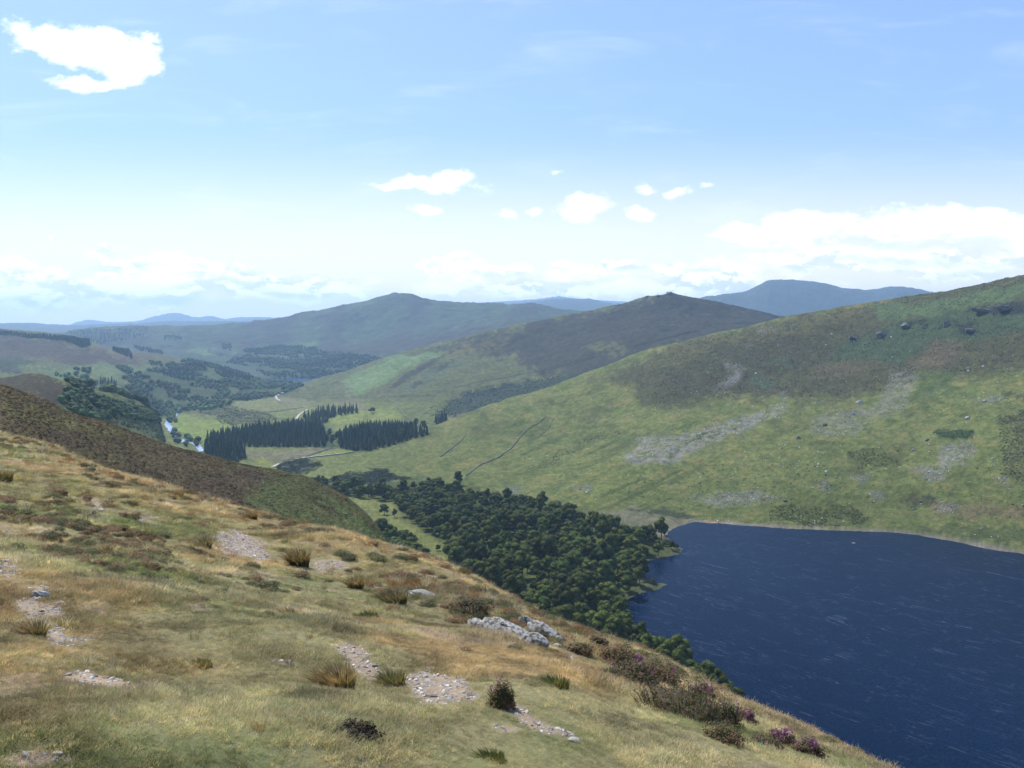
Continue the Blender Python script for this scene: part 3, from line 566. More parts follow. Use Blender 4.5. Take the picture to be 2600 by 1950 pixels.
# ------------------------------------------------------------------ mesh helpers
def mesh_np(name, V, Fq, mat, smooth=False):
    me = bpy.data.meshes.new(name); V = np.asarray(V, np.float32); Fq = np.asarray(Fq, np.int32)
    me.vertices.add(len(V)); me.vertices.foreach_set('co', V.ravel())
    n = Fq.shape[1]; me.loops.add(Fq.size); me.loops.foreach_set('vertex_index', Fq.ravel())
    me.polygons.add(len(Fq)); me.polygons.foreach_set('loop_start', np.arange(0, Fq.size, n, dtype=np.int32))
    me.polygons.foreach_set('loop_total', np.full(len(Fq), n, np.int32))
    if smooth: me.polygons.foreach_set('use_smooth', np.ones(len(Fq), bool))
    if mat: me.materials.append(mat)
    me.update(calc_edges=True); return me
def link(name, data, parent=None, loc=None):
    o = bpy.data.objects.new(name, data); COL.objects.link(o)
    if parent: o.parent = parent
    if loc is not None: o.location = loc
    return o
def tag(o, label, cat=None, group=None, kind=None):
    if label: o['label'] = label
    if cat: o['category'] = cat
    if group: o['group'] = group
    if kind: o['kind'] = kind
    return o

# terrain sheets
def sheet(name, facemask, mat, label):
    idx = np.arange(NRW * NC).reshape(NRW, NC)
    q_ = np.stack([idx[:-1, :-1], idx[:-1, 1:], idx[1:, 1:], idx[1:, :-1]], -1)[facemask]
    used, inv = np.unique(q_, return_inverse=True); q_ = inv.reshape(-1, 4)
    V = np.stack([GX, GY, GZ], -1).reshape(-1, 3)[used]
    me = mesh_np(name, V, q_, mat, True)
    ca = me.color_attributes.new('Col', 'FLOAT_COLOR', 'POINT')
    cc = np.ones((len(used), 4), np.float32); cc[:, :3] = C.reshape(-1, 3)[used]; ca.data.foreach_set('color', cc.ravel())
    tag(link(name, me), label, kind='structure')
fk = KK[:-1, :-1]; fu = GU[:-1, :-1]
hillb = (fu > 870)
sheet('grassy_slope', fk < 5, M_FG, 'dry tussocky grass slope with bare stony patches in the foreground')
sheet('heather_slope', (fk >= 5) & (fk < 7), M_HE, 'brown and green heather slope just beyond the foreground grass')
sheet('wood_floor', (fk >= 7) & (fk < 8), M_HILL, 'steep ground under the wood beside the lake')
sheet('lakeside_hill', (fk >= 8) & (fk < 12) & hillb, M_HILL, 'large grass and heather hill with scree rising beyond the lake')
sheet('valley_floor', ((fk >= 8) & (fk < 12) & ~hillb) | ((fk >= 12) & (fk < 13)), M_HILL, 'green meadows on the floor of the valley')
sheet('middle_hill', (fk >= 13) & (fk < 16) & (fu > 600), M_HILL, 'dark heather hill with rocky top behind the lakeside hill')
sheet('left_moorland', (fk >= 13) & (fk < 16) & (fu <= 600), M_HILL, 'brown moor and green fields on the left side of the valley')
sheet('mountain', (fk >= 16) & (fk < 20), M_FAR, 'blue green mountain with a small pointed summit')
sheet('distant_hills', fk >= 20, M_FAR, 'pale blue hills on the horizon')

# water
def flat(name, P2, z, mat, label):
    from mathutils.geometry import tessellate_polygon
    vs = [Vector((p[0], p[1], z)) for p in P2]; tr = tessellate_polygon([vs])
    me = bpy.data.meshes.new(name); me.from_pydata(vs, [], [t for t in tr]); me.materials.append(mat)
    me.update()
    import bmesh
    bm = bmesh.new(); bm.from_mesh(me)
    for fc in bm.faces:
        fc.normal_update()
        if fc.normal.z < 0: fc.normal_flip()
    bm.to_mesh(me); bm.free()
    return tag(link(name, me), label, kind='structure')
def mat_water(name, deep, wscale, bstr, foam=True):
    mt, b, o = new_mat(name); pos = b.n('ShaderNodeNewGeometry').outputs['Position']
    ang = math.radians(-50)
    rot = b.n('ShaderNodeVectorRotate', rotation_type='Z_AXIS'); b.put(rot.inputs[0], pos); rot.inputs['Angle'].default_value = -ang
    pr = rot.outputs[0]
    wv = b.noise(b.v('MULTIPLY', pr, (.9, .45, 1)), wscale, 5, .65, .4)
    wv2 = b.noise(b.v('MULTIPLY', pr, (.5, .25, 1)), wscale * .25, 3, .5)
    p = b.n('ShaderNodeBsdfPrincipled'); p.inputs['Roughness'].default_value = .12; p.inputs['IOR'].default_value = 1.26; p.inputs['Specular IOR Level'].default_value = .05
    patch = b.rng(b.noise(pos, .006, 3, .5), .35, .7)
    base = b.mix(patch, (*deep, 1), (deep[0] * 1.25, deep[1] * 1.25, deep[2] * 1.2, 1))
    base = b.mix(1.0, base, b.mix(b.rng(wv, .35, .65), (.7, .7, .7, 1), (1.3, 1.3, 1.3, 1)), 'MULTIPLY')
    if foam:
        wp = b.n('ShaderNodeTexNoise'); b.put(wp.inputs['Vector'], pos); wp.inputs['Scale'].default_value = .012; wp.inputs['Detail'].default_value = 3
        pw = b.v('ADD', pr, b.v('SCALE', b.v('SUBTRACT', wp.outputs['Color'], (.5, .5, .5)), scale=26.0))
        st = b.noise(b.v('MULTIPLY', pw, (.006, .95, 1)), 1.0, 3, .6)
        line = b.rng(st, .54, .64)
        brk = b.rng(b.noise(b.v('MULTIPLY', pw, (.022, .05, 1)), 1.0, 3, .7), .46, .62)
        fine = b.rng(b.noise(b.v('MULTIPLY', pr, (.6, 1.6, 1)), 1.0, 3, .7), .45, .62)
        caps = b.m('MULTIPLY', b.rng(b.noise(b.v('MULTIPLY', pr, (.35, .8, 1)), 1.0, 2, .6), .76, .82), .3)
        fm = b.m('ADD', b.m('MULTIPLY', b.m('MULTIPLY', line, brk), b.m('MULTIPLY_ADD', fine, .55, .25)), caps, clamp=True)
        base = b.mix(b.m('MULTIPLY', fm, .20), base, (.36, .44, .56, 1))
    b.put(p.inputs['Base Color'], base)
    bm = b.n('ShaderNodeBump'); bm.inputs['Strength'].default_value = bstr; bm.inputs['Distance'].default_value = .6
    b.put(bm.inputs['Height'], b.m('ADD', wv, wv2)); b.nt.links.new(bm.outputs[0], p.inputs['Normal'])
    b.nt.links.new(p.outputs[0], o.inputs[0]); return mt
M_LAKE = mat_water('lake_water', (.0010, .0078, .026), .9, .34)
M_DAN = mat_water('far_water', (.03, .06, .12), .1, .3, False)
M_RIV = mat_simple('river_water', (.30, .38, .50), .25, .3, .3, .5)
cen = LP.mean(0)
LPX = np.array([(x, y) for x, y in LP])
# widen the water a few metres so it runs under the shore
def grow(P2, d):
    n = len(P2); o = []
    ar = sum(P2[i][0] * P2[(i + 1) % n][1] - P2[(i + 1) % n][0] * P2[i][1] for i in range(n)); sg = 1 if ar > 0 else -1
    for i in range(n):
        a, b_ = P2[i - 1], P2[(i + 1) % n]; t = np.array([b_[0] - a[0], b_[1] - a[1]]); t = t / (np.linalg.norm(t) + 1e-9)
        o.append((P2[i][0] + sg * t[1] * d, P2[i][1] - sg * t[0] * d))
    return o
flat('lake', grow(LP, 5), LZ, M_LAKE, 'dark blue wind streaked lake below the slope')
flat('far_lake', grow(DP, 3), DZ_, M_DAN, 'thin strip of blue lake far down the valley')

def ribbon(name, ptsZ, width, lift, mat, label, k0, sub=8):
    pts = [hit(u, v, k0) for u, v in ptsZ]; P_ = []
    for i in range(len(pts) - 1):
        for j in range(sub): P_.append(pts[i].lerp(pts[i + 1], j / sub))
    P_.append(pts[-1]); V = []; Fc = []
    for i, p in enumerate(P_):
        a = P_[max(0, i - 1)]; b_ = P_[min(len(P_) - 1, i + 1)]; t = (b_ - a); t.z = 0; t.normalize(); nn = Vector((-t.y, t.x, 0))
        w = (width[0] + (width[1] - width[0]) * i / len(P_)) * (1 + .25 * math.sin(i * 1.7) + .1 * math.sin(i * 4.1))
        for s in (-.5, -.17, .17, .5):
            q2 = p + nn * w * s; V.append((q2.x, q2.y, float(ground(q2.x, q2.y)[0]) + lift))
    for i in range(len(P_) - 1):
        for j in range(3): a = i * 4 + j; Fc.append((a, a + 1, a + 5, a + 4))
    return tag(link(name, mesh_np(name, V, Fc, mat, True)), label, kind='structure')
ribbon('river', [(392,882),(376,900),(366,908),(362,918),(372,932),(380,945),(398,955),(424,960),(430,968),(436,976)], (15, 10), .9, M_RIV, 'pale river winding down the valley', 8.0)
ribbon('track', [(588,1009),(604,1002),(620,997),(645,991),(661,988),(700,984),(740,980)], (6.5, 3.5), .8, M_TRACK, 'pale gravel track beside a stone wall in the valley', 8.0)
ribbon('path', [(606,866),(598,862),(596,857),(604,851),(612,848)], (7, 6), 1.0, M_TRACK, 'short curving farm path at the foot of the middle hill', 12.0)
ribbon('path', [(640,905),(646,896),(656,889),(664,884)], (6, 5), .8, M_TRACK, 'farm path leading into the spruce plantation', 10.0)

# ------------------------------------------------------------------ templates
def ico(sub=1):
    import bmesh
    bm = bmesh.new(); bmesh.ops.create_icosphere(bm, subdivisions=sub, radius=1.0)
    V = np.array([v.co[:] for v in bm.verts]); Fc = np.array([[v.index for v in f_.verts] for f_ in bm.faces]); bm.free(); return V, Fc
I1 = ico(1); I2 = ico(2); I3 = ico(4)
def lump(V, seed, amp, sc_=1.0):
    n = fbm(V[:, 0] + V[:, 2] * 1.7 + seed, V[:, 1] - V[:, 2] * 1.3 + seed * 2, sc_, 3, seed); return V * (1 + amp * n)[:, None]
class MB:
    def __init__(s): s.V = []; s.F = []; s.n = 0
    def add(s, V, Fc):
        V = np.asarray(V, float); Fc = np.asarray(Fc)
        if Fc.shape[1] == 3: Fc = np.concatenate([Fc, Fc[:, 2:3]], 1)
        s.V.append(V); s.F.append(Fc + s.n); s.n += len(V)
    def mesh(s, name, mat, smooth=False):
        V = np.concatenate(s.V); Fc = np.concatenate(s.F)
        me = bpy.data.meshes.new(name); faces = [tuple(f_) if f_[2] != f_[3] else tuple(f_[:3]) for f_ in Fc.tolist()]
        me.from_pydata(V.tolist(), [], faces); me.materials.append(mat)
        if smooth: me.polygons.foreach_set('use_smooth', [True] * len(me.polygons))
        me.update(); return me
def cone(mb, a, b_, r0, r1, n=7):
    a = np.array(a, float); b_ = np.array(b_, float); d = b_ - a; d /= np.linalg.norm(d) + 1e-9
    e = np.cross(d, (0, 0, 1) if abs(d[2]) < .9 else (1, 0, 0)); e /= np.linalg.norm(e); g = np.cross(d, e); V = []
    for c, r_ in ((a, r0), (b_, r1)):
        for k in range(n): t = 2 * math.pi * k / n; V.append(c + r_ * (math.cos(t) * e + math.sin(t) * g))
    mb.add(V, [(k, (k + 1) % n, n + (k + 1) % n, n + k) for k in range(n)])
def leafcards(mb, P_, N_, size, rg):
    n = len(P_); a = rg.normal(size=(n, 3)); a -= (a * N_).sum(1)[:, None] * N_ * .7; a /= np.linalg.norm(a, axis=1)[:, None] + 1e-9
    b_ = np.cross(N_ + rg.normal(size=(n, 3)) * .5, a); b_ /= np.linalg.norm(b_, axis=1)[:, None] + 1e-9
    s = size * rg.uniform(.6, 1.3, n)[:, None]
    V = np.stack([P_ - a * s, P_ - b_ * s * .6, P_ + a * s, P_ + b_ * s * .6], 1).reshape(-1, 3)
    mb.add(V, np.arange(4 * n).reshape(-1, 4))
def make_broad(seed, hgt=13.0, wid=11.0, cards=1500):
    rg = np.random.RandomState(seed); t = MB(); c = MB()
    th = hgt * .32; lean = rg.uniform(-.4, .4, 2)
    cone(t, (0, 0, -1.5), (lean[0], lean[1], th), .42, .28); cone(t, (lean[0], lean[1], th), (lean[0] * 2, lean[1] * 2, hgt * .7), .28, .1)
    nb = rg.randint(8, 12); blobs = [(0, 0, hgt * .60, wid * .30, wid * .30, hgt * .26)]
    for k in range(nb):
        an = 2 * math.pi * k / nb + rg.uniform(-.4, .4); rr = wid * rg.uniform(.18, .34); zz_ = hgt * rg.uniform(.36, .84); rr *= 1.15 - .5 * max(0, zz_ / hgt - .5)
        s = wid * rg.uniform(.13, .23); blobs.append((rr * math.cos(an), rr * math.sin(an), zz_, s, s, s * rg.uniform(.7, .95)))
        cone(t, (lean[0], lean[1], th * rg.uniform(.8, 1.3)), (rr * math.cos(an) * .9, rr * math.sin(an) * .9, zz_), .16, .04, 5)
    for k in range(3): blobs.append((rg.uniform(-.12, .12) * wid, rg.uniform(-.12, .12) * wid, hgt * rg.uniform(.78, .9), wid * .16, wid * .16, hgt * .11))
    tot = sum(b_[3] ** 2 for b_ in blobs)
    for (x, y, z, a, b2, cc) in blobs:
        V, Fc = I2; c.add(lump(V, rg.randint(99), .35, .6) * np.array((a, b2, cc)) * .90 + (x, y, z), Fc)
        n = int(cards * a * a / tot); d = rg.normal(size=(n, 3)); d /= np.linalg.norm(d, axis=1)[:, None]
        rad = rg.uniform(.86, 1.10, n)[:, None]; leafcards(c, d * rad * np.array((a, b2, cc)) + (x, y, z), d, .36, rg)
    return t.mesh('trunk', M_BARK), c
def make_conifer(seed, hgt=24.0, wid=6.5, bare=.12):
    rg = np.random.RandomState(seed); t = MB(); c = MB(); cone(t, (0, 0, -1), (0, 0, hgt * .9), .35, .05)
    V = []; 
    z0 = hgt * bare; nl = 26
    for l in range(nl):
        f_ = l / nl; z = z0 + (hgt - z0) * f_; R = wid * .5 * (1 - f_) ** .85 * rg.uniform(.8, 1.12) + .15; nb = 11 if f_ < .6 else 7
        for k in range(nb):
            an = rg.uniform(0, 6.283); rr = R * rg.uniform(.75, 1.15); dz = rr * rg.uniform(.25, .5)
            e = np.array((math.cos(an), math.sin(an), 0)); s = np.array((-e[1], e[0], 0)); w = .28 + rr * .28
            p0 = np.array((0, 0, z + dz * .3)); p1 = e * rr * .6 + s * w + (0, 0, z - dz * .3); p2 = e * rr + (0, 0, z - dz); p3 = e * rr * .6 - s * w + (0, 0, z - dz * .3)
            c.add([p0, p1, p2, p3], [(0, 1, 2, 3)])
    n = 12; c.add([(math.cos(k * 6.283 / n) * wid * .34, math.sin(k * 6.283 / n) * wid * .34, z0) for k in range(n)] + [(0, 0, hgt * .97)], [(k, (k + 1) % n, n) for k in range(n)])
    return t.mesh('trunk', M_BARK), c
BRO = [make_broad(100 + i, (13, 16, 10, 12, 17, 10)[i], (13, 10.5, 12, 15, 12, 9)[i]) for i in range(6)]
BROm = [(t, c.mesh('crown', M_LEAF)) for t, c in BRO]; BROl = [(t, c.mesh('crown', M_LEAFY)) for t, c in BRO[:3]]; BROc = [(BRO[3][0], BRO[3][1].mesh('crown', M_COPPER))]
CON = [make_conifer(200 + i, (25, 22, 27, 18)[i], (9.5, 9, 10, 8)[i], (.06, .14, .2, .04)[i]) for i in range(4)]
CONm = [(t, c.mesh('crown', M_NEEDLE)) for t, c in CON]
def tree(name, tm, p, s, rz, label, cat, group=None, sz=None):
    o = link(name, None, None, p); o.rotation_euler = (0, 0, rz); o.scale = (s, s, s * (sz or 1)); o.empty_display_size = 1
    link('trunk', tm[0], o); link('crown', tm[1], o); return tag(o, label, cat, group)
def scatter(polyZ, ks, spacing, seed, n_try=40000, excl=(), limit=99999, fz=0):
    """points on the ground whose place in view falls inside polyZ, at least `spacing` metres apart"""
    rg = np.random.RandomState(seed); p = np.array(polyZ, float)
    sel = (GU >= p[:, 0].min()) & (GU <= p[:, 0].max()) & (GV >= p[:, 1].min()) & (GV <= p[:, 1].max()) & (KK >= ks[0]) & (KK < ks[1])
    ii, jj = np.nonzero(sel)
    if not len(ii): return np.zeros((0, 3))
    hgt_ = np.gradient(GY, axis=0)[ii, jj]; area = hgt_ * GY[ii, jj]
    pick = rg.choice(len(ii), n_try, p=area / area.sum()); u = GU[ii[pick], jj[pick]] + rg.uniform(-.5, .5, n_try) * DU
    y = GY[ii[pick], jj[pick]] + rg.uniform(-.5, .5, n_try) * hgt_[pick]; x = (u - CX) / F * y
    z = ground(x, y); v = HZ - z / y * F
    ok = sdf(u + fz * 2 * fbm(u, v * 1.5, 30, 4, seed), v + fz * fbm(u, v * 1.5, 30, 4, seed + 3), p) < 0
    for e in excl: ok &= sdf(u, v, np.array(e, float)) > 0
    x, y, z = x[ok], y[ok], z[ok]; grid = {}; out_ = []
    for a, b_, c_ in zip(x, y, z):
        g = (int(a // spacing), int(b_ // spacing)); bad = False
        for di in (-1, 0, 1):
            for dj in (-1, 0, 1):
                for q2 in grid.get((g[0] + di, g[1] + dj), ()):
                    if (q2[0] - a) ** 2 + (q2[1] - b_) ** 2 < spacing ** 2: bad = True
        if bad: continue
        grid.setdefault(g, []).append((a, b_)); out_.append((a, b_, c_))
        if len(out_) >= limit: break
    return np.array(out_).reshape(-1, 3)
def proj(p): return (CX + F * p[0] / p[1], HZ - F * p[2] / p[1])

# ------------------------------------------------------------------ the wood by the lake
WOOD = [(660,1052),(700,1050),(780,1060),(880,1066),(925,1060),(990,1070),(1010,1080),(1090,1092),(1140,1092),(1200,1108),(1260,1135),(1300,1152),(1330,1154),(1400,1160),(1436,1152),(1442,1172),(1462,1188),(1440,1200),(1400,1208),(1384,1220),(1380,1244),(1400,1262),(1380,1278),(1345,1296),(1336,1310),(1350,1335),(1376,1362),(1390,1392),(1440,1432),(1500,1470),(1570,1530),(1640,1600),(1400,1620),(1000,1450),(840,1260),(790,1160),(800,1120),(850,1090),(735,1068)]
GLADE = [[(720,1072),(800,1078),(850,1086),(862,1112),(905,1140),(950,1165),(985,1205),(975,1240),(935,1240),(905,1200),(868,1160),(835,1170),(800,1160),(770,1130)], [(1330,1092),(1362,1096),(1368,1160),(1338,1158)], [(1090,1150),(1112,1146),(1118,1178),(1096,1182)], [(1290,1200),(1312,1198),(1318,1230),(1296,1234)]]
pts = scatter(WOOD, (6.6, 9.7), 11.4, 5, 60000, GLADE)
vis = []
for p in pts:
    u, v = proj(p); rimv = np.interp(u, US, GV[int(np.searchsorted(RK, 4)), :]); 
    if v - 14 / p[1] * F < rimv + 4: vis.append((p, u, v))
vis.sort(key=lambda a: a[0][1]); rest = [q_ for q_ in vis[282:]]; vis = vis[:282]; print('rest', len(rest))
print('wood trees', len(pts), len(vis))
rg = np.random.RandomState(3)
def near_lm(u, v, L_):
    k = min(range(len(L_)), key=lambda i: (L_[i][0] - u) ** 2 + (1.6 * (L_[i][1] - v)) ** 2); return L_[k][2], L_[k][2]
LMK = [(700,1045,'at the far left end of the wood behind the heather slope'), (790,1050,'of the wood just above the sunny glade'), (870,1055,'under the dark scrub at the back of the wood'), (930,1045,'on the back edge of the wood left of its tallest tree'),
 (1040,1065,'on the back edge of the wood right of its tallest tree'), (1130,1075,'at the back of the wood below the longest stone wall'), (1220,1095,'at the back of the wood below the grass hill'), (1320,1130,'at the right end of the wood by the flat shore meadow'),
 (1410,1155,'on the upper promontory of the lake'), (1400,1195,'by the small bay between the promontories'), (1350,1215,'behind the small bay in the wood'), (1370,1260,'on the lower promontory of the lake'), (1330,1320,'on the shore below the lower promontory'), (1370,1390,'on the shore halfway down the near lake edge'),
 (1430,1440,'near the lower tip of the wood'), (1510,1480,'at the lowest tip of the wood over the lake'), (830,1130,'on the left side of the sunny glade'), (900,1110,'on the right side of the sunny glade'), (900,1220,'at the left foreground edge of the wood by the glade'), (980,1260,'above the slope edge behind the flat slab'),
 (1080,1310,'above the slope edge left of the pale rocks'), (1180,1350,'above the slope edge right behind the pale rocks'), (1290,1390,'above the slope edge near the heather'), (1000,1130,'in the middle left of the wood'), (1110,1140,'in the upper middle of the wood'), (1220,1170,'in the upper right of the wood'),
 (1050,1210,'in the centre left of the wood'), (1160,1240,'in the centre of the wood'), (1270,1260,'in the centre right of the wood'), (1240,1330,'in the lower middle of the wood')]
for i, (p, u, v) in enumerate(vis):
    lightk = rg.rand() < .22
    tm = BROl[rg.randint(3)] if lightk else BROm[rg.randint(6)]
    s = float(np.clip(rg.lognormal(.04, .28), .55, 1.6)) * (0.85 if u > 1380 else 1.0)
    lb, gp = near_lm(u, v, LMK); lb = ('paler green' if lightk else 'dark green') + ' broadleaved tree ' + lb; gp = ('paler' if lightk else 'dark') + ' trees ' + gp
    tree('broadleaf_tree', tm, p - np.array((0, 0, .3)), s, rg.uniform(0, 6.28), lb, 'tree', gp, rg.uniform(.85, 1.15))
rgs = [((830,1112), BROm[0], .95, 'lone round tree standing at the top of the sunny glade'), ((852,1118), BROl[1], .62, 'small pale tree right of the lone tree in the glade'),
       ((862,1196), BROc[0], .95, 'russet brown tree at the left edge of the wood'), ((946,1190), BROm[5], .6, 'small round bush tree in the lower glade'),
       ((845,1165), BROm[4], .9, 'dark tree at the left corner of the wood below the glade'), ((735,1068), BROm[3], 1.0, 'left tree of three standing on the meadow above the glade'),
       ((777,1074), BROl[0], .85, 'middle tree of three standing on the meadow above the glade'), ((796,1074), BROm[1], .95, 'tall right tree of three on the meadow above the glade'),
       ((990,1050), BROm[4], 1.25, 'tallest round tree on the top skyline of the wood'), ((1462,1186), BROm[5], .5, 'small bush on the tip of the upper promontory'), ((1412,1262), BROm[5], .45, 'small bush on the grassy lower promontory')]
for (u, v), tm, s, lb in rgs: tree('broadleaf_tree', tm, hit(u, v, 7.0), s, u * .1, lb, 'tree')

for i, (u, v, s) in enumerate([(1385,1404,1.1),(1408,1424,1.2),(1432,1438,1.1),(1452,1450,1.15),(1474,1462,1.15),(1494,1474,1.1),(1514,1484,1.15),(1534,1496,1.05),(1552,1508,1.0),(1572,1520,.9),(1420,1456,1.2),(1465,1482,1.2),(1400,1440,1.2),(1500,1496,1.1)]):
    tree('broadleaf_tree', [BROm[1], BROm[3], BROl[2], BROm[4]][i % 4], hit(u, v, 6.9), s, i * 1.3, 'dark green bushy tree at the lowest tip of the wood over the lake', 'tree', 'bushy trees at the lowest tip of the wood')
# spruce plantations, each tree its own
PL1 = [(446,952),(500,940),(560,930),(610,924),(655,920),(690,926),(700,934),(704,955),(700,966),(640,966),(560,966),(520,966),(470,966)]
PL2 = [(732,944),(780,930),(850,925),(905,936),(930,938),(860,958),(800,975),(765,976),(734,968)]
PL3 = [(655,905),(690,893),(770,886),(772,893),(735,898),(712,903),(705,915),(668,916)]
PL4 = [(443,968),(480,966),(520,975),(530,990),(500,1010),(450,1000)]
cn = [0]
CEXTRA = []
def plant(poly, ks, sp, seed, lab, grp, lim, smin=.75, smax=1.1, name='spruce_tree'):
    q_ = scatter(poly, ks, sp, seed, 30000); q_ = q_[np.argsort(q_[:, 1])] if len(q_) else q_
    CEXTRA.append(q_[lim:]); print('spruces', len(q_)); poly_ = np.array(poly); u0, u1 = poly_[:, 0].min(), poly_[:, 0].max()
    base = lab; 
    for ip, p in enumerate(q_[:lim]):
        u = proj(p)[0]; t_ = (u - u0) / (u1 - u0); lab = base + (', in its left third' if t_ < .33 else ', in its middle' if t_ < .66 else ', in its right third') if lim > 20 else base; grp = lab
        tree(name, CONm[rg.randint(4)], p, rg.uniform(smin * .7, smax) * .9, rg.uniform(0, 6.28), lab, 'tree', grp, rg.uniform(.62, .92)); cn[0] += 1
plant(PL1, (8, 12.9), 8.0, 11, 'dark spruce in the wide left block of the valley plantation', 'left plantation spruces', 125, .8, 1.2)
plant(PL2, (8, 12.9), 7.8, 12, 'dark spruce in the right block of the valley plantation', 'right plantation spruces', 90, .8, 1.15)
plant(PL3, (8, 13.5), 10.5, 13, 'dark spruce in the small block behind the bright field', 'rear plantation spruces', 45, 1., 1.25)
plant(PL4, (7.9, 12.5), 8, 14, 'dark spruce in the low block behind the heather slope', 'low plantation spruces', 35, .55, .8)
plant([(940,908),(965,905),(962,915),(942,920)], (11.9, 14), 9, 15, 'dark pine in the small clump on the spur', 'clump of pines on the spur', 6, .8, 1.0)
print('conifers', cn[0])
tree('broadleaf_tree', BROm[2], hit(803, 892, 12.0), 1.5, 1.0, 'lone dark bush in the meadow right of the rear plantation', 'tree')
for (u, v, s, lb) in [(706,958,1.1,'round broadleaved tree left in the gap between the two spruce blocks'), (718,962,1.2,'middle round tree in the gap between the two spruce blocks'), (728,952,1.1,'rear round tree in the gap between the two spruce blocks'), (712,944,1.0,'small round tree at the back of the gap between the spruce blocks'), (898,922,1.2,'round broadleaved tree at the right end of the right plantation block'), (915,930,1.1,'rightmost round tree beside the spruce plantation'), (868,950,1.2,'round tree at the foot of the right plantation block')]:
    tree('broadleaf_tree', BROm[4], hit(u, v, 8), s * 1.1, u, lb, 'tree')

# ------------------------------------------------------------------ instanced stuff
def inst_node(name, coll):
    ng = bpy.data.node_groups.new(name, 'GeometryNodeTree'); ng.interface.new_socket('Geometry', in_out='INPUT', socket_type='NodeSocketGeometry'); ng.interface.new_socket('Geometry', in_out='OUTPUT', socket_type='NodeSocketGeometry')
    gi = ng.nodes.new('NodeGroupInput'); go = ng.nodes.new('NodeGroupOutput'); ip = ng.nodes.new('GeometryNodeInstanceOnPoints'); ci = ng.nodes.new('GeometryNodeCollectionInfo')
    ci.inputs['Collection'].default_value = coll; ci.inputs['Separate Children'].default_value = True; ci.inputs['Reset Children'].default_value = True
    def attr(nm, dt):
        a = ng.nodes.new('GeometryNodeInputNamedAttribute'); a.data_type = dt; a.inputs['Name'].default_value = nm
        return [s for s in a.outputs if s.enabled and s.name == 'Attribute'][0]
    ng.links.new(gi.outputs[0], ip.inputs['Points']); ng.links.new(ci.outputs[0], ip.inputs['Instance']); ip.inputs['Pick Instance'].default_value = True
    ng.links.new(attr('pick', 'INT'), ip.inputs['Instance Index']); ng.links.new(attr('rot', 'FLOAT_VECTOR'), ip.inputs['Rotation']); ng.links.new(attr('scl', 'FLOAT_VECTOR'), ip.inputs['Scale'])
    ng.links.new(ip.outputs[0], go.inputs[0]); return ng
def stuff(name, meshes, P_, rot, scl, tint, label):
    coll = bpy.data.collections.new(name + '_kinds')
    for i, me in enumerate(meshes): o = bpy.data.objects.new('%s_kind_%02d' % (name, i), me); coll.objects.link(o)
    n = len(P_); me = bpy.data.meshes.new(name); me.vertices.add(n); me.vertices.foreach_set('co', np.asarray(P_, np.float32).ravel())
    a = me.attributes.new('pick', 'INT', 'POINT'); a.data.foreach_set('value', rs.randint(0, len(meshes), n).astype(np.int32))
    a = me.attributes.new('rot', 'FLOAT_VECTOR', 'POINT'); a.data.foreach_set('vector', np.asarray(rot, np.float32).ravel())
    if np.ndim(scl) == 1: scl = np.stack([scl] * 3, -1)
    a = me.attributes.new('scl', 'FLOAT_VECTOR', 'POINT'); a.data.foreach_set('vector', np.asarray(scl, np.float32).ravel())
    a = me.attributes.new('tint', 'FLOAT_COLOR', 'POINT'); t = np.ones((n, 4), np.float32); t[:, :3] = tint; a.data.foreach_set('color', t.ravel())
    me.update(); o = link(name, me); md = o.modifiers.new('scatter', 'NODES'); md.node_group = inst_node(name, coll)
    return tag(o, label, kind='stuff')
def zrot(n, tilt=0.0):
    return np.stack([rs.normal(0, tilt, n), rs.normal(0, tilt, n), rs.uniform(0, 6.283, n)], -1)

rc = np.array([q_[0] for q_ in rest]).reshape(-1, 3); n = len(rc)
if n: stuff('wood', [t_[1] for t_ in BROm[:5]] + [BROl[0][1]], rc, zrot(n, .02), rs.uniform(.75, 1.5, n), np.ones((n, 3)), 'packed broadleaved trees along the back of the lakeside wood')
# far woods
def farblob(seed, hgt=9, wid=9):
    rg_ = np.random.RandomState(seed); mb = MB()
    for k in range(4):
        V, Fc = I1; s = wid * rg_.uniform(.26, .38); mb.add(lump(V, rg_.randint(99), .35) * (s, s, s * .9) + (rg_.uniform(-.2, .2) * wid, rg_.uniform(-.2, .2) * wid, hgt * rg_.uniform(.35, .75)), Fc)
    d = rg_.normal(size=(120, 3)); d /= np.linalg.norm(d, axis=1)[:, None]; leafcards(mb, d * (wid * .48, wid * .48, hgt * .42) + (0, 0, hgt * .55), d, .8, rg_)
    return mb.mesh('far_crown', M_WOODI)
def farcone(seed, hgt=17, rad=4.2):
    rg_ = np.random.RandomState(seed); mb = MB(); n = 8
    for l in range(6):
        z = hgt * (.08 + l * .145); R = rad * (1 - l / 6.6); mb.add([(math.cos(k * 6.283 / n) * R * rg_.uniform(.7, 1.2), math.sin(k * 6.283 / n) * R * rg_.uniform(.7, 1.2), z + rg_.uniform(-.5, .5)) for k in range(n)] + [(0, 0, z + hgt * .24)], [(k, (k + 1) % n, n) for k in range(n)])
    return mb.mesh('far_cone', M_WOODI)
FB = [farblob(300 + i, 11, 13) for i in range(4)]; FC = [farcone(320 + i) for i in range(3)]
CLR = [r(1,[(1200,600),(1330,590),(1420,650),(1350,670)]), r(1,[(1400,690),(1480,700),(1530,740),(1440,750)]), r(1,[(860,650),(950,640),(1010,660),(900,680)]), r(1,[(640,690),(800,700),(760,720)]), r(1,[(1250,560),(1400,590),(1300,600)])]
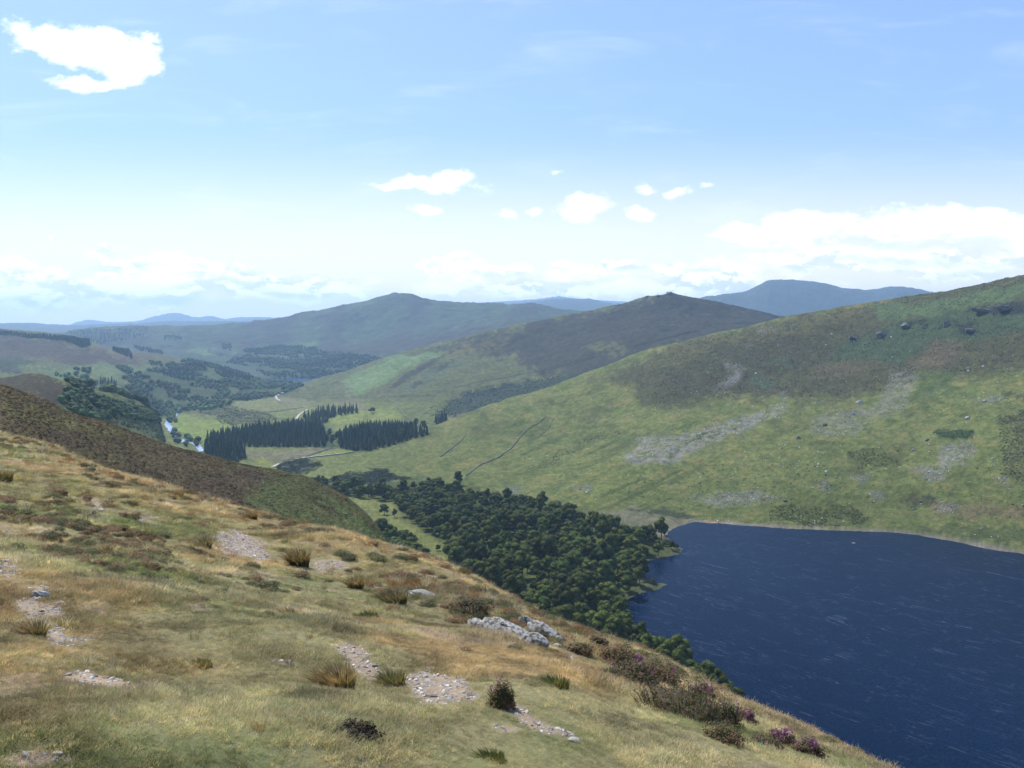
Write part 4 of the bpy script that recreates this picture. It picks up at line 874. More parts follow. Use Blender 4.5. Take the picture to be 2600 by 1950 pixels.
def wood(name, regs, meshes, label, c, smin, smax, seed):
    P_ = [scatter(poly, ks, sp, seed + i, nt_, CLR, fz=3) for i, (poly, ks, sp, nt_) in enumerate(regs)]; P_ = np.concatenate(P_)
    if 'plantation' not in name: P_ = P_[fbm(P_[:, 0], P_[:, 1], 110, 4, 301) < .16]
    n = len(P_); print(name, n); t = np.array(c)[None] * (1 + .9 * fbm(P_[:, 0], P_[:, 1], 130, 3, 303))[:, None] * rs.uniform(.65, 1.35, n)[:, None] * (1 + rs.uniform(-.15, .15, (n, 3)))
    s = rs.uniform(smin, smax, n); P_[:, 2] -= .5
    stuff(name, meshes, P_, zrot(n), s, t, label)
wood('valley_woodland', [
    (r(1,[(430,650),(640,700),(850,690),(760,640),(900,600),(1000,570),(1180,520),(1250,490),(1500,560),(1800,650),(1900,690),(1700,760),(1480,790),(1350,830),(1130,850),(1080,870),(1050,900),(950,860),(800,810),(640,760),(440,740)]), (8.2, 16), 13.5, 60000),
    (r(1,[(330,620),(470,580),(570,590),(560,640),(420,640)]), (12.5, 16), 13, 9000),
    (r(1,[(730,560),(780,575),(830,600),(800,620),(740,590)]), (12.5, 16), 16, 4000),
    (r(1,[(930,540),(1000,545),(1000,560),(940,565)]), (12.5, 16), 14, 4000),
    (r(1,[(1090,870),(1120,1000),(1150,1010),(1250,1030),(1220,1080),(1100,1040),(1060,960),(1040,930)]), (8, 12.9), 17, 2500),
    ], FB, 'mass of blue green trees filling the valley left of the river', (.066, .098, .040), .6, 1.35, 41)
wood('gorge_woodland', [(r(1,[(420,660),(650,770),(800,830),(1030,880),(1040,930),(850,900),(700,870),(620,920),(400,830),(330,810),(430,760)]), (7.5, 9.2), 5.6, 40000)], FB, 'small trees clinging to the side of the gorge above the river', (.066, .098, .044), .3, .75, 51)
wood('far_woodland', [
    (r(1,[(1420,540),(1480,510),(1560,500),(1980,490),(2000,470),(2300,500),(2420,530),(2300,560),(2200,590),(1950,640),(1740,640),(1650,620),(1550,570)]), (15.9, 19), 17, 40000),
    (r(1,[(1380,420),(1440,420),(1440,470),(1390,470)]), (16, 19.5), 18, 3000),
    (r(1,[(1500,470),(1700,440),(1980,450),(1980,490),(1650,495)]), (16, 19.5), 15, 20000),
    ], FB, 'far off wooded slopes beyond the narrow lake', (.058, .086, .042), .8, 1.5, 61)
wood('far_plantation', [
    (r(1,[(680,440),(760,450),(830,500),(835,520),(700,475)]), (14, 16), 12, 6000),
    (r(1,[(1150,510),(1300,510),(1500,560),(1560,620),(1560,670),(1350,620),(1200,560)]), (13, 16), 12, 20000),
    (r(1,[(1010,590),(1150,600),(1220,640),(1180,665),(1020,620)]), (12.5, 16), 12, 9000),
    (r(1,[(560,700),(640,650),(730,670),(700,690),(610,680)]), (12.5, 16), 12, 6000),
    (r(1,[(820,440),(1000,470),(1020,490),(870,470)]), (16, 20), 17, 9000),
    (r(1,[(430,350),(930,325),(900,380),(600,430)]), (17, 20.2), 26, 9000),
    (r(1,[(1020,380),(1120,375),(1140,405),(1030,405)]), (16, 20), 20, 4000),
    ], FC, 'dark conifer plantations on the left skyline and far slopes', (.034, .052, .030), .7, 1.2, 81)

ce = np.concatenate(CEXTRA); n = len(ce); print('extra spruces', n)
if n: stuff('spruce_stand', [farcone(340, 24, 5.0), farcone(341, 21, 4.6)], ce, zrot(n, .02), rs.uniform(.65, 1.15, n), np.array((.030, .048, .020)) * rs.uniform(.55, 1.45, n)[:, None], 'packed dark spruces in the inner rows of the valley plantations')
wood('skyline_plantation', [(r(1,[(-300,340),(0,352),(350,380),(560,402),(565,435),(520,450),(380,405),(0,372),(-300,364)]), (14.2, 16), 6.5, 60000)], FC, 'conifer plantation along the left skyline', (.034, .052, .030), .55, .8, 91)
# bracken and heather on the second slope
def bushlet(seed, n=70, h_=.5, w_=.55, mat=None, lf=.11):
    rg_ = np.random.RandomState(seed); mb = MB(); d = rg_.normal(size=(n, 3)); d[:, 2] = np.abs(d[:, 2]); d /= np.linalg.norm(d, axis=1)[:, None]
    V, Fc = I1; mb.add(lump(V, seed, .4) * (w_ * .8, w_ * .8, h_ * .7), Fc)
    leafcards(mb, d * rg_.uniform(.7, 1.1, (n, 1)) * (w_, w_, h_), d * .5 + np.array((0, 0, .5)) * (lf < .1), lf, rg_); return mb.mesh('tuft', mat)
BU = [bushlet(400 + i, mat=M_HEATHI) for i in range(4)]
hp = scatter([(-200,700),(0,830),(215,905),(450,975),(658,1028),(744,1070),(870,1190),(900,1330),(560,1180),(230,1060),(0,990),(-200,960)], (5.1, 6.35), .95, 91, 120000)
hc, _, _ = colour_at(hp[:, 0], hp[:, 1]); n = len(hp); print('heather', n)
hp[:, 2] -= .12
stuff('heather', BU, hp, zrot(n, .1), np.stack([rs.uniform(.6, 1.6, n), rs.uniform(.6, 1.6, n), rs.uniform(.25, .65, n)], -1), hc * 1.45 * rs.uniform(.65, 1.35, n)[:, None] * (1 + rs.uniform(-.12, .12, (n, 3))), 'low heather and bracken covering the second slope')

# scrub on the far side of the lake and in the valley
def scrub(name, regs, seed, label, smin, smax, kb=1.2):
    P_ = np.concatenate([scatter(poly, ks, sp, seed + i, nt_, fz=9) for i, (poly, ks, sp, nt_) in enumerate(regs)]); P_ = P_[fbm(P_[:, 0], P_[:, 1], 25, 3, 311) < .22]; n = len(P_); print(name, n)
    c_, _, _ = colour_at(P_[:, 0], P_[:, 1]); P_[:, 2] -= .1
    stuff(name, BU, P_, zrot(n, .1), np.stack([rs.uniform(smin, smax, n), rs.uniform(smin, smax, n), rs.uniform(smin, smax, n) * .7], -1), c_ * kb * rs.uniform(.6, 1.35, n)[:, None], label)
scrub('hillside_scrub', [
    (r(3,[(-260,840),(-150,640),(0,560),(800,380),(1500,240),(2212,110),(2500,0),(2500,720),(2212,700),(1900,760),(1560,740),(1350,820),(1100,900),(700,880),(330,880),(200,900),(0,950),(-150,920)]), (8, 11.95), 3.4, 26000),
    (r(3,[(1640,1115),(1700,1090),(1800,1078),(1900,1095),(1895,1135),(1750,1148)]), (8, 12), 2.0, 1500), (r(3,[(1110,1225),(1250,1200),(1440,1220),(1450,1300),(1330,1320),(1210,1300),(1210,1380),(1130,1350)]), (8, 12), 2.6, 2000),
    (r(3,[(600,1570),(900,1525),(1150,1555),(1240,1640),(1200,1680),(800,1690),(620,1650)]), (7.4, 12), 2.4, 3500), (r(3,[(2060,1000),(2212,960),(2400,960),(2400,1440),(2180,1420),(2080,1370)]), (8, 12), 2.6, 2500),
    (r(2,[(1950,980),(2100,970),(2180,990),(2050,1030),(1900,1080),(1600,1250),(1560,1230),(1800,1080)]), (8, 12), 3.5, 1500),
    (r(3,[(-400,1300),(2212,1300),(2212,1640),(1000,1600),(-400,1560)]), (7.4, 10), 9, 2500)], 141, 'heather, bracken and rush clumps on the lakeside hill', 1.2, 3.4)
scrub('valley_scrub', [([(590,1011),(620,996),(660,990),(690,998),(697,1004),(670,1014),(645,1026),(610,1022)], (7.9, 12), 2.6, 4000), ([(700,1036),(740,1024),(834,1013),(842,1025),(890,1035),(803,1046)], (7.9, 12), 2.6, 4000),
    (r(1,[(420,740),(700,760),(1040,860),(1080,900),(1100,1040),(640,900),(400,850)]), (7.4, 9.5), 4.5, 9000), ([(455,868),(520,880),(560,890),(612,903),(560,918),(505,918),(430,892)], (7.9, 13), 5, 2500),
    (r(2,[(940,860),(1020,800),(1250,700),(1700,640),(1950,630),(1500,800),(1220,890),(1000,900)]), (12.2, 15), 7, 9000)], 171, 'low dark bushes and bracken on the valley sides', 2.6, 6.5)
# loose stones on the lakeside hill and shore
def stone(seed, mat, sub=I1): V, Fc = sub; rg_ = np.random.RandomState(seed); return MB_one(lump(V, seed, .45) * rg_.uniform(.6, 1.1, 3), Fc, mat)
def MB_one(V, Fc, mat): mb = MB(); mb.add(V, Fc); return mb.mesh('stone', mat)
STN = [stone(500 + i, M_STONEI) for i in range(5)]
HILLP = [(1350,790),(1700,700),(2150,700),(2300,900),(2300,1230),(2000,1160),(1500,1125),(1300,1100),(1100,1060),(1150,950)]
sp_ = scatter(HILLP, (8.05, 11.9), 2.0, 95, 42000)
_, _, scr = colour_at(sp_[:, 0], sp_[:, 1]); dn = fbm(sp_[:, 0], sp_[:, 1], 60, 4, 211); uu = CX + F * sp_[:, 0] / sp_[:, 1]
sdq = sdf(sp_[:, 0], sp_[:, 1], LP)
keep = rs.rand(len(sp_)) < np.clip(.08 + .30 * sstep(dn, .0, .5) * sstep(uu, 1450, 1750) + .75 * scr + .95 * (1 - sstep(sdq, 4, 18)), 0, 1)
sp_ = sp_[keep]; n = len(sp_); scr = scr[keep]; print('stones', n)
sz = np.clip(rs.lognormal(-.75, .55, n), .2, 2.4)
stuff('hillside_stones', STN, sp_, zrot(n, .4), sz, np.array((.50, .49, .46))[None] * rs.uniform(.55, 1.25, n)[:, None], 'countless pale loose stones and scree strewn over the lakeside hill')
scp = [scatter(p_, (8, 12), 1.7, 700 + i, 1700) for i, p_ in enumerate(SCREE[:-1])]; scp = np.concatenate(scp); n = len(scp); print('scree', n)
stuff('scree', STN, scp, zrot(n, .4), np.clip(rs.lognormal(-.75, .45, n), .2, 1.7), np.array((.34, .33, .32))[None] * rs.uniform(.45, 1.2, n)[:, None], 'grey scree runs on the lakeside hill')

# foreground grass
def grass_tuft(seed, n, h_, w_, wid, curve=.5, mat=M_GRASSI):
    rg_ = np.random.RandomState(seed); V = []; Fc = []; S = 3
    for k in range(n):
        an = rg_.uniform(0, 6.283); rr = w_ * math.sqrt(rg_.rand()); b0 = np.array((rr * math.cos(an), rr * math.sin(an), -.01)); hh = h_ * rg_.uniform(.5, 1.15)
        an2 = an + rg_.normal(0, .9); e = np.array((math.cos(an2), math.sin(an2), 0)); s = np.array((-e[1], e[0], 0)); ln = curve * rg_.uniform(.3, 1.3) * hh; i0 = len(V)
        a3 = rg_.uniform(0, 6.283); s = np.array((math.cos(a3), math.sin(a3), 0))
        for j in range(S + 1):
            t = j / S; c_ = b0 + e * ln * t * t + (0, 0, hh * t * (1 - .25 * t)); ww = wid * (1 - t ** 1.6) * .5 + .0004; V += [c_ - s * ww, c_ + s * ww]
        for j in range(S): a = i0 + 2 * j; Fc.append((a, a + 1, a + 3, a + 2))
    return V, Fc
def gmesh(name, args, mat): V, Fc = grass_tuft(*args); return mesh_np(name, V, Fc, mat)
GS = [gmesh('short_tuft', (600 + i, 70, .055, .10, .0034, .9), M_GRASSI) for i in range(5)]
GL = [gmesh('long_tuft', (620 + i, 46, .26, .10, .0042, .7), M_GRASSI) for i in range(4)]
def fg_points(n, ymin, ymax, umin=-250, umax=2300):
    u = rs.uniform(umin, umax, n); y = np.sqrt(rs.uniform(ymin ** 2, ymax ** 2, n)); x = (u - CX) / F * y
    k = kof(x, y); ok = k < 4.35; x, y, k, u = x[ok], y[ok], k[ok], u[ok]; return x, y, ground(x, y), k, u
PX = []
for (n, a, b_) in ((20000, 2.3, 5.0), (44000, 5.0, 10.0), (60000, 10.0, 22.0), (40000, 22.0, 48.0)): PX.append(fg_points(n, a, b_))
x, y, z, k, u = [np.concatenate([q2[i] for q2 in PX]) for i in range(5)]
cc, gg, _ = colour_at(x, y); keep = rs.rand(len(x)) > np.clip(gg * 1.15 + .5 * fbm(x, y, .2, 2, 225) * (gg > .05), 0, .97); x, y, z, k, u, cc = x[keep], y[keep], z[keep], k[keep], u[keep], cc[keep]
n = len(x); print('grass', n); gn = fbm(x, y, .8, 3, 221); gs = np.clip(.6 + .9 * gn, .28, 1.5) * (.6 + .4 * sstep(y, 4, 9)) * rs.uniform(.7, 1.25, n) * (1 + sstep(y, 10, 30) * .9)
straw = np.array(lin((198, 178, 130))) * .8; grn = np.array(lin((110, 128, 62))) * .62
mixs = rs.rand(n)[:, None]; tint = cc * 1.12 * (mixs < .55) + (cc * .5 + straw * .5) * ((mixs >= .55) & (mixs < .8)) + (cc * .55 + grn * .45) * (mixs >= .8)
tint = tint * 1.25 * rs.uniform(.6, 1.4, n)[:, None] * (1 + .75 * fbm(x, y, .35, 3, 223))[:, None] * np.array((1.12, 1.07, 1.16)) * 1.25
stuff('short_grass', GS, np.stack([x, y, z], -1), zrot(n, .15), gs, tint, 'short dry and green grass covering the foreground slope')
# long rusty grass, mostly along the edge and in drifts
PX = []
for (n, a, b_) in ((2500, 3.0, 7.0), (9000, 7.0, 14.0), (14000, 14.0, 48.0)): PX.append(fg_points(n, a, b_))
x, y, z, k, u = [np.concatenate([q2[i] for q2 in PX]) for i in range(5)]
cc, gg, _ = colour_at(x, y); dr = fbm(x, y, 2.0, 4, 231, .6)
pr_ = np.clip(sstep(k, 3.0, 3.75) * (.35 + .65 * sstep(dr, -.2, .3)) + .5 * sstep(dr, .2, .45) * sstep(k, 1.4, 2.6) + .03, 0, 1) * (1 - gg)
keep = rs.rand(len(x)) < pr_; x, y, z, k, cc, dr = x[keep], y[keep], z[keep], k[keep], cc[keep], dr[keep]; n = len(x); print('long grass', n)
rust = np.array(lin((170, 122, 76))) * .7; strw = np.array(lin((208, 194, 164))) * .9; oli = np.array(lin((122, 122, 76))) * .8
pk = np.clip(rs.rand(n) + .5 * fbm(x, y, 1.2, 3, 233) - .22 * sstep(k, 2.9, 3.5), 0, 1)[:, None]; tint = np.where(pk < .26, rust, np.where(pk < .70, strw, oli)) * rs.uniform(.7, 1.2, n)[:, None]
stuff('long_dry_grass', GL, np.stack([x, y, z], -1), zrot(n, .2), rs.uniform(.4, 1.0, n) * (.32 + .5 * sstep(y, 5, 24)) * np.clip(1 + 1.3 * fbm(x, y, .7, 3, 235), .4, 1.9), tint, 'long rusty and straw coloured grass along the edge of the slope')
# low heath clumps
PX = []
for (n, a, b_) in ((60, 5.0, 7.0), (4200, 7.0, 14.0), (7500, 14.0, 44.0)): PX.append(fg_points(n, a, b_))
x, y, z, k, u = [np.concatenate([q2[i] for q2 in PX]) for i in range(5)]
hn = fbm(x, y, 1.7, 4, 241, .6); _, gg, _ = colour_at(x, y)
keep = rs.rand(len(x)) < (sstep(hn, .0, .34) * (.1 + .9 * sstep(k, 2.2, 3.3)) + .03 + .22 * sstep(k, 3.3, 3.8) * sstep(u, 200, 700)) * (1 - gg); x, y, z, k, hn, u = x[keep], y[keep], z[keep], k[keep], hn[keep], u[keep]; n = len(x); print('heath', n)
pk = rs.rand(n)[:, None]; tint = np.where(pk < .35, np.array((.11, .11, .045)), np.where(pk < .80, np.array((.19, .12, .060)), np.array((.075, .078, .035)))) * rs.uniform(.7, 1.3, n)[:, None]
sc0 = rs.uniform(.12, .26, n) * (.7 + .5 * sstep(y, 6, 20))
BH = [bushlet(430 + i, 900, .5, .5, M_HEATHI, .035) for i in range(3)]
stuff('low_heath', BH, np.stack([x, y, z - .01], -1), zrot(n, .15), np.stack([sc0 * 1.3, sc0 * 1.2, sc0 * .8], -1), tint, 'scattered low brown and olive heath plants in the foreground grass')
# gravel
gi, gj = np.nonzero((GR > .35) & (GY > 2.5)); n = 90000; hg = np.gradient(GY, axis=0)[gi, gj]; w_ = hg * GY[gi, gj]; pk = rs.choice(len(gi), n, p=w_ / w_.sum())
y = GY[gi[pk], gj[pk]] + rs.uniform(-.5, .5, n) * hg[pk]; u = GU[gi[pk], gj[pk]] + rs.uniform(-.5, .5, n) * DU; x = (u - CX) / F * y; z = ground(x, y)
sz = np.clip(rs.lognormal(-4.85, .5, n), .004, .04)
gb = rs.uniform(.5, 1.25, n)[:, None]; wt = (rs.rand(n) < .3)[:, None]
stuff('gravel', STN, np.stack([x, y, z], -1), zrot(n, .3), np.stack([sz * 1.3, sz * 1.1, sz * .6], -1), np.where(wt, np.array((.70, .66, .60)), np.array((.42, .37, .31))) * gb, 'pale pebbles and grit in the bare patches of the slope')

# ------------------------------------------------------------------ foreground plants and rocks, each a thing
def tussock(u, v, wpx, hpx, kind, label, n=420, flowers=0, fm=M_PINK, name='grass_tussock', cat='tussock', lean=.35):
    p = hit(u, v, 0.5); d = p.y
    if name == 'grass_tussock': wpx *= .8; hpx *= .68
    w = wpx / F * d * .5; hh = hpx / F * d
    rg_ = np.random.RandomState(int(u * 7 + v)); V = []; Fc = []
    o = link(name, None, None, p); tag(o, label, cat); o.empty_display_size = .1
    S = 4; curvy = .55 if kind in (0, 1, 3) else .25
    if kind == 2: n = n // 3; hh *= .9
    for k_ in range(n):
        an = rg_.uniform(0, 6.283); rr = w * .75 * math.sqrt(rg_.rand()); bx, by = rr * math.cos(an), rr * math.sin(an) * .8; gz = -.03
        h1 = hh * rg_.uniform(.45, 1.1) * (1 - .45 * (rr / w) ** 2); e = np.array((math.cos(an) - .3, math.sin(an), 0)) * (.4 + rr / w) + np.array((-lean, -.05, 0)); ln = curvy * h1 * rg_.uniform(.4, 1.2)
        a3 = rg_.uniform(0, 6.283); s = np.array((math.cos(a3), math.sin(a3), 0)); i0 = len(V); wid = max(.004, .0011 * d) * rg_.uniform(.8, 1.4)
        for j in range(S + 1):
            t = j / S; c_ = np.array((bx, by, gz)) + e * ln * t * t + (0, 0, h1 * t * (1 - .2 * t)); ww = wid * (1 - t ** 2) * .5 + .0005; V += [c_ - s * ww, c_ + s * ww]
        for j in range(S): a = i0 + 2 * j; Fc.append((a, a + 1, a + 3, a + 2))
    link('blades', mesh_np('blades', V, Fc, M_TUS[kind]), o)
    if kind in (2, 4):
        mb = MB(); m_ = 2600; dd = rg_.normal(size=(m_, 3)); dd[:, 2] = np.abs(dd[:, 2]); dd /= np.linalg.norm(dd, axis=1)[:, None]
        V2, F2 = I2; mb.add(lump(V2, int(u), .5) * (w * .75, w * .65, hh * .5), F2)
        bump_ = 1 + .55 * fbm(dd[:, 0] * 3 + u, dd[:, 1] * 3 + dd[:, 2] * 2 + v, 1.0, 3, 7)
        leafcards(mb, dd * (rg_.uniform(.6, 1.12, m_) * bump_)[:, None] * (w * .95, w * .8, hh * .8), dd * .6 + np.array((0, 0, .6)), max(.007, .0014 * d), rg_)
        link('foliage', mb.mesh('foliage', M_TUS[kind]), o)
    if flowers:
        mb = MB()
        for k_ in range(flowers):
            an = rg_.uniform(0, 6.283); rr = w * .85 * math.sqrt(rg_.rand()); c0 = np.array((rr * math.cos(an), rr * math.sin(an) * .8, hh * rg_.uniform(.3, .95) * (1 - .35 * (rr / w) ** 2)))
            m_ = 12; P2 = c0 + np.stack([rg_.normal(0, .006, m_), rg_.normal(0, .006, m_), rg_.uniform(-.02, .03, m_)], -1) * (d / 8); N2 = rg_.normal(size=(m_, 3)); N2 /= np.linalg.norm(N2, axis=1)[:, None]
            leafcards(mb, P2, N2, .0011 * d, rg_)
        link('flowers', mb.mesh('flowers', fm), o)
    return o
TUS = [(75,1375,70,85,1,'brown green tussock beside the bare patch at the left edge',500,0), (443,1188,40,62,1,'tall rusty tussock at the left end of the stony patch',400,0),
 (648,1222,62,78,1,'rusty upright tussock right of the stony patch',500,0), (732,1492,110,125,1,'large leaning brown tussock left of the gravel hollow',900,0),
 (848,1478,85,70,0,'olive tussock between the two gravel hollows',600,0), (428,1437,95,42,0,'low dark green tussock alone in the short grass',500,0),
 (850,1302,95,62,1,'wide rust coloured tussock left of the flat rock',700,0), (790,1338,95,38,3,'bright green low tussock below the rusty one',500,0),
 (625,1335,52,52,1,'small brown tussock in the middle of the slope',350,0), (145,1087,52,28,0,'low green brown tussock above the bare patch, upper left',300,0),
 (238,1092,34,30,1,'small brown tussock at the edge of the upper bare patch',300,0), (110,1035,44,26,0,'low tussock near the top left of the grassy slope',260,0),
 (12,1045,40,62,0,'dark green tussock cut by the left edge of the picture',400,0), (48,1132,64,30,0,'low olive tussock near the left edge',320,0), (300,1157,56,26,0,'flat olive tussock above the middle of the slope',300,0),
 (230,1200,42,50,1,'small rusty tuft left of the stony patch',260,0), (1195,1480,110,52,3,'fresh green grass clump below the pale rocks',600,0), (980,1300,70,26,0,'olive clump just behind the flat rock',350,0),
 (770,1270,50,60,1,'slender rusty tussock near the slope edge',300,0), (1000,1345,80,34,1,'brown tussock left of the pale rocks',400,0), (1060,1640,110,55,3,'green clump at the bottom edge of the picture',500,0),
 (690,1590,40,30,3,'tiny green clump left of the peat hole',200,0), (95,1590,36,50,1,'small brown tuft in the lower left grass',240,0), (1420,1452,60,40,1,'rusty clump on the slope edge above the heather',400,0),
 (540,1120,50,34,1,'orange tussock on the slope edge above the stony patch',300,0), (380,1072,50,30,1,'brown tussock on the slope edge, upper left',300,0)]
for (u, v, w_, h_, kd, lb, n, fl) in TUS: tussock(u, v, w_, h_, kd, lb, n, fl)
HEA = [(1465,1548,230,105,'large dark heather bush near the edge above the lake',1400,0), (1370,1470,120,60,'dark heather bush right of the pale rocks',900,14), (1085,1528,60,80,'heather clump with a pink flower beside the gravel hollow',500,10),
 (1010,1322,90,34,'dark low heather clump behind the pale rocks',600,0), (765,1592,100,30,'dark peat clump with bare roots in a small hole',400,0), (1515,1505,60,34,'pink flowering heather on the edge, upper of the row',400,55),
 (1600,1560,64,34,'pink flowering heather on the edge, second in the row',400,60), (1690,1606,60,34,'pink flowering heather on the edge, third in the row',400,55), (1745,1630,66,38,'pink flowering heather on the edge, lowest of the row',400,60),
 (1370,1436,50,28,'small flowering heather above the dark heather bush',300,16), (1560,1560,90,60,'brown heather bush below the flowering row',700,6), (1290,1398,50,26,'low heather on the skyline edge right of the rocks',300,8),
 (1330,1432,90,46,'brown heather between the pale rocks and the slope edge',700,4), (1420,1478,110,60,'olive heather patch on the skyline edge left of the flowering row',1000,8), (1560,1600,90,44,'olive heather patch below the large dark bush',600,0), (1250,1412,60,26,'low rusty heather beside the speckled rock',400,0), (1650,1620,80,40,'brown heather between the flowering clumps',500,10)]
for (u, v, w_, h_, lb, n, fl) in HEA: tussock(u, v, w_, h_, 4 if 'peat' in lb else 2, lb, n, fl, M_PINK, 'heather_bush', 'heather', .15)
def rock(u, v, wpx, hpx, label, seed, mat=M_ROCKW, dep=1.0, k0=0.5, rz=0.0, name='rock'):
    p = hit(u, v, k0); w = wpx / F * p.y * .5; hh = hpx / F * p.y; V, Fc = I3
    n3 = 1.0 * fbm(V[:, 0] * 2.2 + seed, V[:, 1] * 2.2 + V[:, 2] * 3.1, .8, 4, seed, .6); n4 = np.abs(fbm(V[:, 0] * 5 + V[:, 2] * 4 + seed, V[:, 1] * 4, 1, 3, seed + 5))
    n5 = fbm(V[:, 0] * 14 + V[:, 2] * 9 + seed, V[:, 1] * 14 - V[:, 2] * 11, 1, 3, seed + 8); V2 = V * (1 + .42 * n3 - .45 * n4 + .14 * n5)[:, None]; V2 = np.sign(V2) * np.abs(V2) ** .85
    rgp = np.random.RandomState(seed + 9)
    for _ in range(22):
        nn = rgp.normal(size=3); nn /= np.linalg.norm(nn); dd = np.maximum(0, V2 @ nn - rgp.uniform(.55, .9)); V2 = V2 - dd[:, None] * nn * .92
    if 'crag' in name: V2[:, 0] *= .9; V2[:, 2] *= .55
    V2 = V2 * (w * 1.25, w * dep * 1.25, hh * .85); o = link(name, mesh_np(name, V2, Fc, mat), None, p + Vector((0, 0, hh * .12))); o.rotation_euler = (0, .18, rz)
    return tag(o, label, 'rock')
rock(1098,1380,120,46,'long pale jagged rock in the middle of the slope edge', 1, dep=.6, rz=-.4); rock(1152,1396,80,36,'dark cracked rock right below the long pale rock', 2, dep=.7, rz=-.3); rock(1138,1352,42,28,'small pointed pale rock above the long rock', 3, rz=-.4)
rock(1176,1372,84,30,'speckled narrow rock nearest the slope edge', 4, dep=.5, rz=-.5); rock(1024,1352,34,18,'small grey rock left of the long pale rock', 5); rock(922,1292,84,16,'flat grey slab beside the rusty tussock', 6, M_ROCK, .5, rz=-.25)
rock(88,1288,46,12,'flat brown slab in the bare patch at the left edge', 7, M_ROCK, .6); rock(1070,1364,30,16,'small pale rock touching the left end of the long rock', 8); rock(1205,1398,26,12,'small rock at the lower end of the rock group', 9)
rock(1240,1600,26,8,'small embedded stone near the bottom of the slope', 10, M_ROCK); rock(668,984,22,6,'pale stone slab on the heather slope', 12, M_ROCK) if False else None
# boulders and crags farther off
BO = [r(3, [(1187,915)])[0] + (15, 7, 'large pale boulder lying under the dark heather on the lakeside hill'), r(3, [(1968,908)])[0] + (11, 6, 'pale boulder alone on the grass of the upper right hill'),
 r(3, [(1860,1015)])[0] + (11, 6, 'flat pale boulder on the right part of the hill'), r(3, [(805,1138)])[0] + (10, 6, 'dark boulder alone on the grass below the scree'), r(3, [(722,1530)])[0] + (9, 6, 'grey boulder above the lake shore'),
 r(3, [(1608,1150)])[0] + (10, 6, 'grey boulder left of the round bracken patch'), r(3, [(970,1055)])[0] + (12, 6, 'broad grey boulder at the foot of the stony patch'), r(3, [(405,1080)])[0] + (8, 5, 'small dark boulder at the edge of the scree run'),
 r(3, [(1150,988)])[0] + (8, 5, 'pale boulder in the upper stony patch'), r(3, [(1520,1215)])[0] + (7, 5, 'small pale boulder left of the stone heap'), r(3, [(703,1200)])[0] + (7, 4, 'small pale boulder on the green slope below the scree'), r(6, [(823,92)])[0] + (6, 4, 'small white boulder on the green mound above the shore')]
for i, (u, v, w_, h_, lb) in enumerate(BO): rock(u, v, w_, h_, lb, 30 + i, M_ROCK if 'pale' in lb or 'white' in lb else M_CRAG, .8, 8.05, i * .7, 'boulder')
for i, (u, v, w_, h_, lb) in enumerate([r(3, [(1318,505)])[0] + (28, 22, 'dark rocky crag left of the highest bracken slope'), r(3, [(1480,445)])[0] + (28, 18, 'dark crag with pale edge in the bracken'), r(3, [(1728,435)])[0] + (18, 28, 'tall narrow dark crag in the bracken'),
      r(3, [(1960,345)])[0] + (60, 14, 'long dark crag under the bright bracken'), r(3, [(2090,335)])[0] + (50, 18, 'dark crag near the right edge of the hill'), r(3, [(1880,470)])[0] + (36, 16, 'low dark crag below the long crag'), r(3, [(1150,515)])[0] + (34, 8, 'low dark ledge at the left end of the bracken')]):
    rock(u, v, w_, h_, lb, 60 + i, M_CRAG, .5, 9.0, .3, 'rock_crag')
for i, (u, w_, h_) in enumerate([(1447,16,6), (1425,13,4), (1400,13,4), (1340,11,3), (1468,11,3)]):
    p = hit(u, float(GV[int(np.searchsorted(RK, 15.0)), int(round((u - US[0]) / DU))]) + 1.5, 13.0); rock(u, proj(p)[1], w_, h_, ['highest rock outcrop on the top of the middle hill', 'rock outcrop just left of the summit of the middle hill', 'rock outcrop on the left shoulder of the middle hill', 'leftmost rock outcrop on the ridge of the middle hill', 'rock outcrop just right of the summit of the middle hill'][i], 80 + i, M_CRAG, .8, 13.0, 0, 'rock_outcrop')
p = at_plane(1844, 1174, LZ); o = link('rock', mesh_np('rock', lump(I2[0], 5, .4) * (1.7, 1.2, .8), I2[1], M_ROCKW), None, (p[0], p[1], LZ + .2)); tag(o, 'small pale rock showing above the lake near the far shore', 'rock')

# dry stone walls
def wall(ptsZ, label, k0, w=1.6, h_=1.5):
    pts_ = [hit(u, v, k0) for u, v in ptsZ]; P_ = []
    for i in range(len(pts_) - 1):
        m_ = max(2, int((pts_[i + 1] - pts_[i]).length / 4))
        for j in range(m_): P_.append(pts_[i].lerp(pts_[i + 1], j / m_))
    P_.append(pts_[-1]); V = []; Fc = []; rg_ = np.random.RandomState(len(P_))
    for i, p in enumerate(P_):
        a = P_[max(0, i - 2)]; b_ = P_[min(len(P_) - 1, i + 2)]; t = b_ - a; t.z = 0; t.normalize(); nn = Vector((-t.y, t.x, 0)); p = p + nn * rg_.uniform(-.5, .5); g = float(ground(p.x, p.y)[0]); hh = h_ * rg_.uniform(.6, 1.2)
        for s, zq in ((-.5, -1.0), (-.36, hh), (.36, hh * rg_.uniform(.85, 1.1)), (.5, -1.0)): q2 = p + nn * w * s; V.append((q2.x, q2.y, g + zq))
    for i in range(len(P_) - 1):
        for j in range(3): a = i * 4 + j; Fc.append((a, a + 1, a + 5, a + 4))
    n0 = (len(P_) - 1) * 4; Fc += [(3, 2, 1, 0), (n0, n0 + 1, n0 + 2, n0 + 3)]
    tag(link('stone_wall', mesh_np('stone_wall', V, Fc, M_WALL)), label, 'wall', None)
wall([(1007,1028),(1040,1003),(1080,987),(1110,962),(1132,935),(1150,920),(1181,900)], 'longest dark stone wall climbing the grass of the lakeside hill', 8.2)
